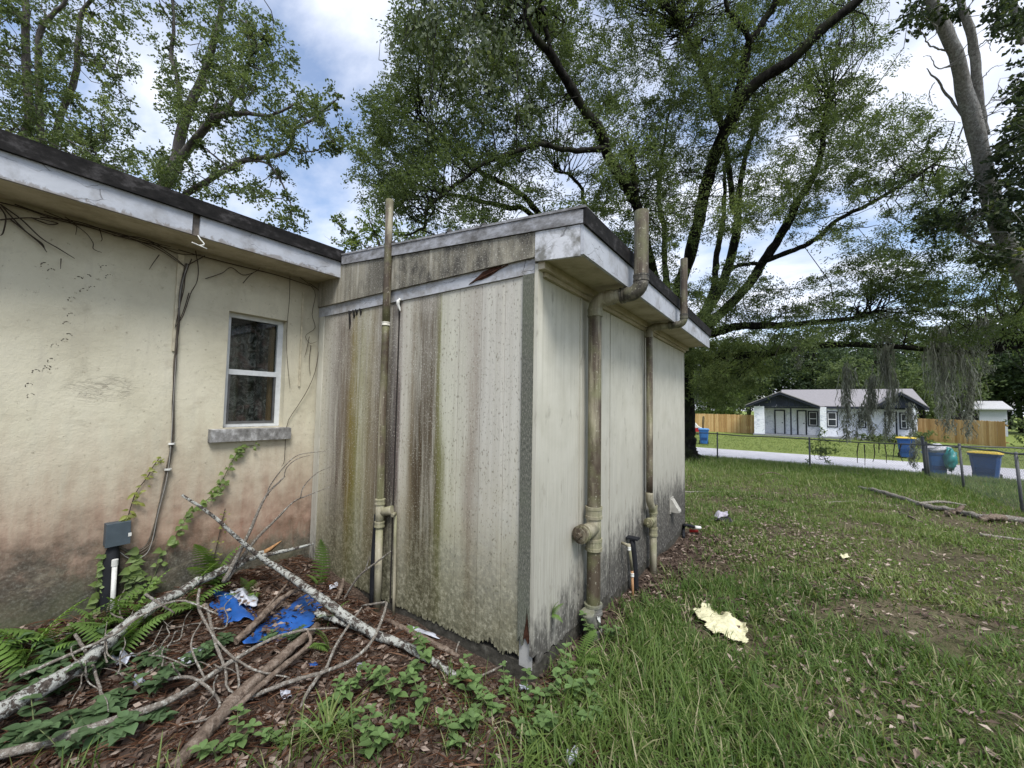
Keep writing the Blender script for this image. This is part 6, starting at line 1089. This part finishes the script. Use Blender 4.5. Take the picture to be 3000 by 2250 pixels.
def door(px0, px1, zt0=2.05, y=YF+1.6):
    a, b = fx_(px0, y), fx_(px1, y); q = MB(); q.box(a-.10, a, y-.06, y-.001, zb_, zb_+zt0+.1); q.box(b, b+.10, y-.06, y-.001, zb_, zb_+zt0+.1); q.box(a, b, y-.06, y-.001, zb_+zt0, zb_+zt0+.1); d_ = q.build('door', NAVY, HH, label='white door in a dark frame')
    q = MB(); q.box(a+.002, b-.002, y-.04, y-.002, zb_+.02, zb_+zt0-.002); q.build('leaf_panel', HD, d_); q = MB(); q.lathe((b-.12, y-.04, zb_+1.0), (0, -1, 0), [(0, .04), (.03, .05), (.06, .03)], 8); q.build('handle', BLACK, d_)
door(2272, 2296); door(2338, 2359); door(2595, 2622)
def hwin(px0, px1, z0=.85, z1=2.0, y=YF+1.6, dark=True):
    a, b = fx_(px0, y), fx_(px1, y); z0 += zb_; z1 += zb_; f = .09 if dark else .05; q = MB(); q.box(a-f, a, y-.05, y-.001, z0-f, z1+f); q.box(b, b+f, y-.05, y-.001, z0-f, z1+f); q.box(a, b, y-.05, y-.001, z1, z1+f); q.box(a, b, y-.05, y-.001, z0-f, z0); w = q.build('window', NAVY, HH)
    q = MB(); t = .05; q.box(a, a+t, y-.04, y-.002, z0, z1); q.box(b-t, b, y-.04, y-.002, z0, z1); q.box(a+t, b-t, y-.04, y-.002, z1-t, z1); q.box(a+t, b-t, y-.04, y-.002, z0, z0+t); q.box(a+t, b-t, y-.04, y-.002, (z0+z1)/2-.03, (z0+z1)/2+.03); q.build('frame', HD, w)
    for c_, d_ in ((z0+t, (z0+z1)/2-.03), ((z0+z1)/2+.03, z1-t)): q = MB(); q.box(a+t, b-t, y-.03, y-.003, c_, d_); q.build('pane', HG, w)
hwin(2370, 2393); hwin(2424, 2450, y=YF+.9); hwin(2518, 2532); hwin(2638, 2655)
q = MB(); q.box(fx_(2598), fx_(2636), YF-.9, YF-.1, g0-.1, g0+.12); q.box(fx_(2602), fx_(2630), YF-.5, YF-.11, g0+.125, g0+.26); q.build('steps', STEP, HH)
for px_, lb in ((2700, 'small round shrub by the right corner of the white house'), (2620, 'low shrub beside the front steps of the white house'), (2560, 'low shrub left of the front steps')):
    b = np.array((fx_(px_, 41), 41., float(G(0, 41)))); o = root('shrub', lb, 'shrub', b, 'shrubs before the white house'); hs = .9 if px_ == 2700 else .5; A = b+np.stack([r.normal(0, .4, 26), r.normal(0, .3, 26), r.uniform(.15, hs, 26)], 1); V, F, va = sprays(A, np.full(26, .28), 26, .14, .09, r, .8); np_mesh('leaves', V, F, TREEL, va, o); q = MB(); q.tube([b, b+(0, 0, hs*.7)], [.04, .02], 6); q.build('stem', DRYV, o)
# ------------------------------------------------------------------ wooden fences: every board a piece
m = Mt('new_pine_board', .85, .15); c = m.ramp(m.rnd(), [(0, (.36, .215, .085)), (.4, (.50, .32, .14)), (1, (.60, .41, .20))]); c = m.mix(m.ramp(m.noise(m.scl(m.pos(), (6, 6, 1)), 3, 4), [(.5, 0.), (.7, .4)]), c, (.30, .17, .07)); m.col(c); PINE = m.m
def wfence(label, x0, y0, x1, y1, h):
    L = math.hypot(x1-x0, y1-y0); n = int(L/.15); a = math.atan2(y1-y0, x1-x0); o = root('wooden_fence', label, 'fence', (x0, y0, float(G(x0, y0))), 'new wooden board fences'); o.rotation_euler = (0, 0, a)
    q = MB(); q.prism([(-.068, 0), (.068, 0), (.068, h-.04), (.045, h), (-.045, h), (-.068, h-.04)], 1, -.01, .01); me = None
    for i in range(n):
        if me is None: b = q.build('board', PINE); me = b.data
        else: b = bpy.data.objects.new('board', me); COL.objects.link(b)
        b.parent = o; b.location = (.15*i+.07, random.uniform(-.004, .004), random.uniform(-.015, .015)+float(G(x0+(x1-x0)*i/n, y0+(y1-y0)*i/n)-G(x0, y0)))
    for z in (.3, h-.3):
        q = MB(); q.box(0, L, .012, .05, z-.04, z+.04); q.build('rail', PINE, o, origin=(0, 0, 0))
wfence('new pine board fence left of the white house', fx_(1960, 44), 44.0, xl-.02, 44.0, 1.75)
xe = fx_(2949, 41); wfence('new pine board fence right of the white house', xr+.05, 46.0, xe, 41.0, 1.75)
# ------------------------------------------------------------------ mower behind the oak
mx_ = fx_(2048, 39.5); mz = float(G(mx_, 39.5)); o = root('ride_on_mower', 'red and white ride-on mower with black roll bar beside the oak trunk', 'mower', (mx_, 39.5, mz)); MRED = plain('mower_red', (.30, .02, .02), .4)
q = MB(); q.hexa([(mx_-.75, 39.2, mz+.25), (mx_+.55, 39.2, mz+.25), (mx_+.55, 39.9, mz+.25), (mx_-.75, 39.9, mz+.25), (mx_-.65, 39.25, mz+.6), (mx_+.5, 39.25, mz+.55), (mx_+.5, 39.85, mz+.55), (mx_-.65, 39.85, mz+.6)]); q.build('body', MRED, o)
q = MB(); q.hexa([(mx_-.3, 39.3, mz+.61), (mx_+.2, 39.3, mz+.61), (mx_+.2, 39.8, mz+.61), (mx_-.3, 39.8, mz+.61), (mx_-.35, 39.3, mz+1.05), (mx_-.1, 39.3, mz+.75), (mx_-.1, 39.8, mz+.75), (mx_-.35, 39.8, mz+1.05)]); q.build('seat', WHITEP, o)
q = MB(); q.tube([(mx_+.3, 39.25, mz+.5), (mx_+.35, 39.25, mz+1.5), (mx_+.35, 39.35, mz+1.62), (mx_+.35, 39.75, mz+1.62), (mx_+.35, 39.85, mz+1.5), (mx_+.3, 39.85, mz+.5)], .035, 8); q.build('roll_bar', BLACK, o)
for dx, dy in ((-.6, -.35), (-.6, .4), (.4, -.4), (.4, .45)): q = MB(); q.lathe((mx_+dx, 39.55+dy-.06, mz+.24), (0, 1, 0), [(0, .2), (.02, .25), (.1, .25), (.12, .2)], 14); q.build('wheel', BLACK, o)
# ------------------------------------------------------------------ shed, hedge, far house at right
sx0, sx1 = fx_(2868, 60), fx_(2950, 60); sz = float(G(0, 60)); o = root('far_shed', 'small white shed with pale roof far beyond the right fence', 'shed', (sx0, 60, sz)); q = MB(); q.box(sx0, sx1, 60, 64, sz, sz+2.6); q.build('wall', plain('shed_wall', (.40, .42, .46)), o); q = MB(); q.prism([(59.6, sz+2.6), (62, sz+3.4), (64.4, sz+2.6), (64.4, sz+2.7), (62, sz+3.5), (59.6, sz+2.7)], 0, sx0-.4, sx1+.3); q.build('roof', plain('pale_metal_roof', (.45, .45, .46)), o); q = MB(); q.box(sx0-1.6, sx0-.02, 60.3, 63, sz, sz+2.2); q.build('carport', DARKROOM, o)
hx0 = fx_(2962, 42); o = root('hedge', 'dense green hedge at the right end of the wooden fence', 'hedge', (hx0, 42, float(G(hx0, 42)))); A = np.stack([r.uniform(hx0, hx0+5, 90), r.uniform(41.2, 43, 90), r.uniform(-.5, 1.5, 90)], 1); V, F, va = sprays(A, np.full(90, .5), 36, .2, .14, r, .9); np_mesh('leaves', V, F, TREEL, va, o)
# power lines
for k, (y_, lb) in enumerate(((1188, 'upper overhead wire above the far shed'), (1198, 'lower overhead wire above the far shed'))):
    a = at(2500, y_-4, 60); b = at(3150, y_+5, 50); q = MB(); q.tube([a, a*.5+b*.5-(0, 0, .3), b], .02, 5, n=20); tag(q.build('overhead_wire', plain('wire_grey', (.3, .3, .3)), origin=a), lb, 'wire', 'overhead wires')
# ------------------------------------------------------------------ background trees
def bgtree(seed, h, w, lm, nA=170, per=44, lf=.30):
    r = np.random.default_rng(seed); o = root('background_tree', '', 'tree', (0, 0, 0), 'trees beyond the road'); q = MB(); q.tube([(0, 0, -.3), (r.normal(0, .15), 0, h*.3), (r.normal(0, .4), r.normal(0, .3), h*.8)], [.28, .22, .06], 8, n=8); q.build('trunk', OAKB, o)
    LPq = np.array([(0, 0, h*t) for t in np.linspace(.15, .8, 12)]); u = unit(r.standard_normal((nA, 3)))*(r.random(nA)**.45)[:, None]; A = u*np.array((w, w, h*.44))+np.array((0, 0, h*.55)); A = A[vnoise(A, .55, seed) > -.45]
    V, F, va = sprays(A, r.uniform(.7, 1.5, len(A)), per, lf, lf*.65, r, .7, .15, None, np.clip(.45+.4*vnoise(A, .5, seed+1)+.2*(A[:, 2]/h-.5), 0, 1)); np_mesh('crown', V, F, lm, va, o)
    q = twigs(MB(), A[::3], LPq, np.full(12, .12), r, .06, .01); q.build('limbs', OAKB, o, kind='stuff'); return o
protos = [bgtree(201, 11, 4.2, FARL), bgtree(202, 13, 4.6, FARL), bgtree(203, 9, 4.0, PALEL), bgtree(204, 10, 3.8, TREEL)]; used = set()
BT = [(1930, 66, 0, 1.), (2020, 60, 1, .95), (2120, 54, 3, 1.15, 'mid-green tree standing left of the white house behind the oak limb'), (2075, 47, 2, .8, 'lighter tree just behind the left wooden fence'), (2190, 62, 1, 1.), (2290, 66, 1, 1.05), (2380, 62, 0, 1.1), (2470, 68, 1, 1.), (2560, 60, 0, 1.05), (2650, 66, 1, 1.), (2740, 62, 3, 1.1), (2820, 74, 1, 1.1), (2900, 72, 0, 1.2), (2990, 74, 1, 1.), (3080, 70, 0, 1.2), (2240, 76, 0, 1.3), (2420, 80, 1, 1.2), (2600, 80, 1, 1.25), (2780, 84, 0, 1.3), (2700, 52, 3, .75, 'mid-green tree behind the right wooden fence'), (2960, 90, 1, 1.4), (2110, 80, 1, 1.3), (2500, 53, 3, .8, 'bushy green tree directly behind the white house roof'), (3180, 66, 1, 1.2)]
for i, t in enumerate(BT):
    px_, y_, k, s = t[:4]; x_ = fx_(px_, y_); o = protos[k] if k not in used else copy_tree(protos[k]); used.add(k); o.location = (x_, y_, float(G(x_, y_))); o.rotation_euler = (0, 0, r.uniform(0, 6.28)); o.scale = (s, s, s*r.uniform(.92, 1.08)); o['label'] = t[4] if len(t) > 4 else 'dark tree behind the left wooden fence beyond the road' if px_ < 2210 else 'dark tree behind the left half of the white house' if px_ < 2430 else 'dark tree behind the right half of the white house' if px_ < 2690 else 'dark tree behind the right wooden fence' if px_ < 2860 else 'dark tree behind the far shed'
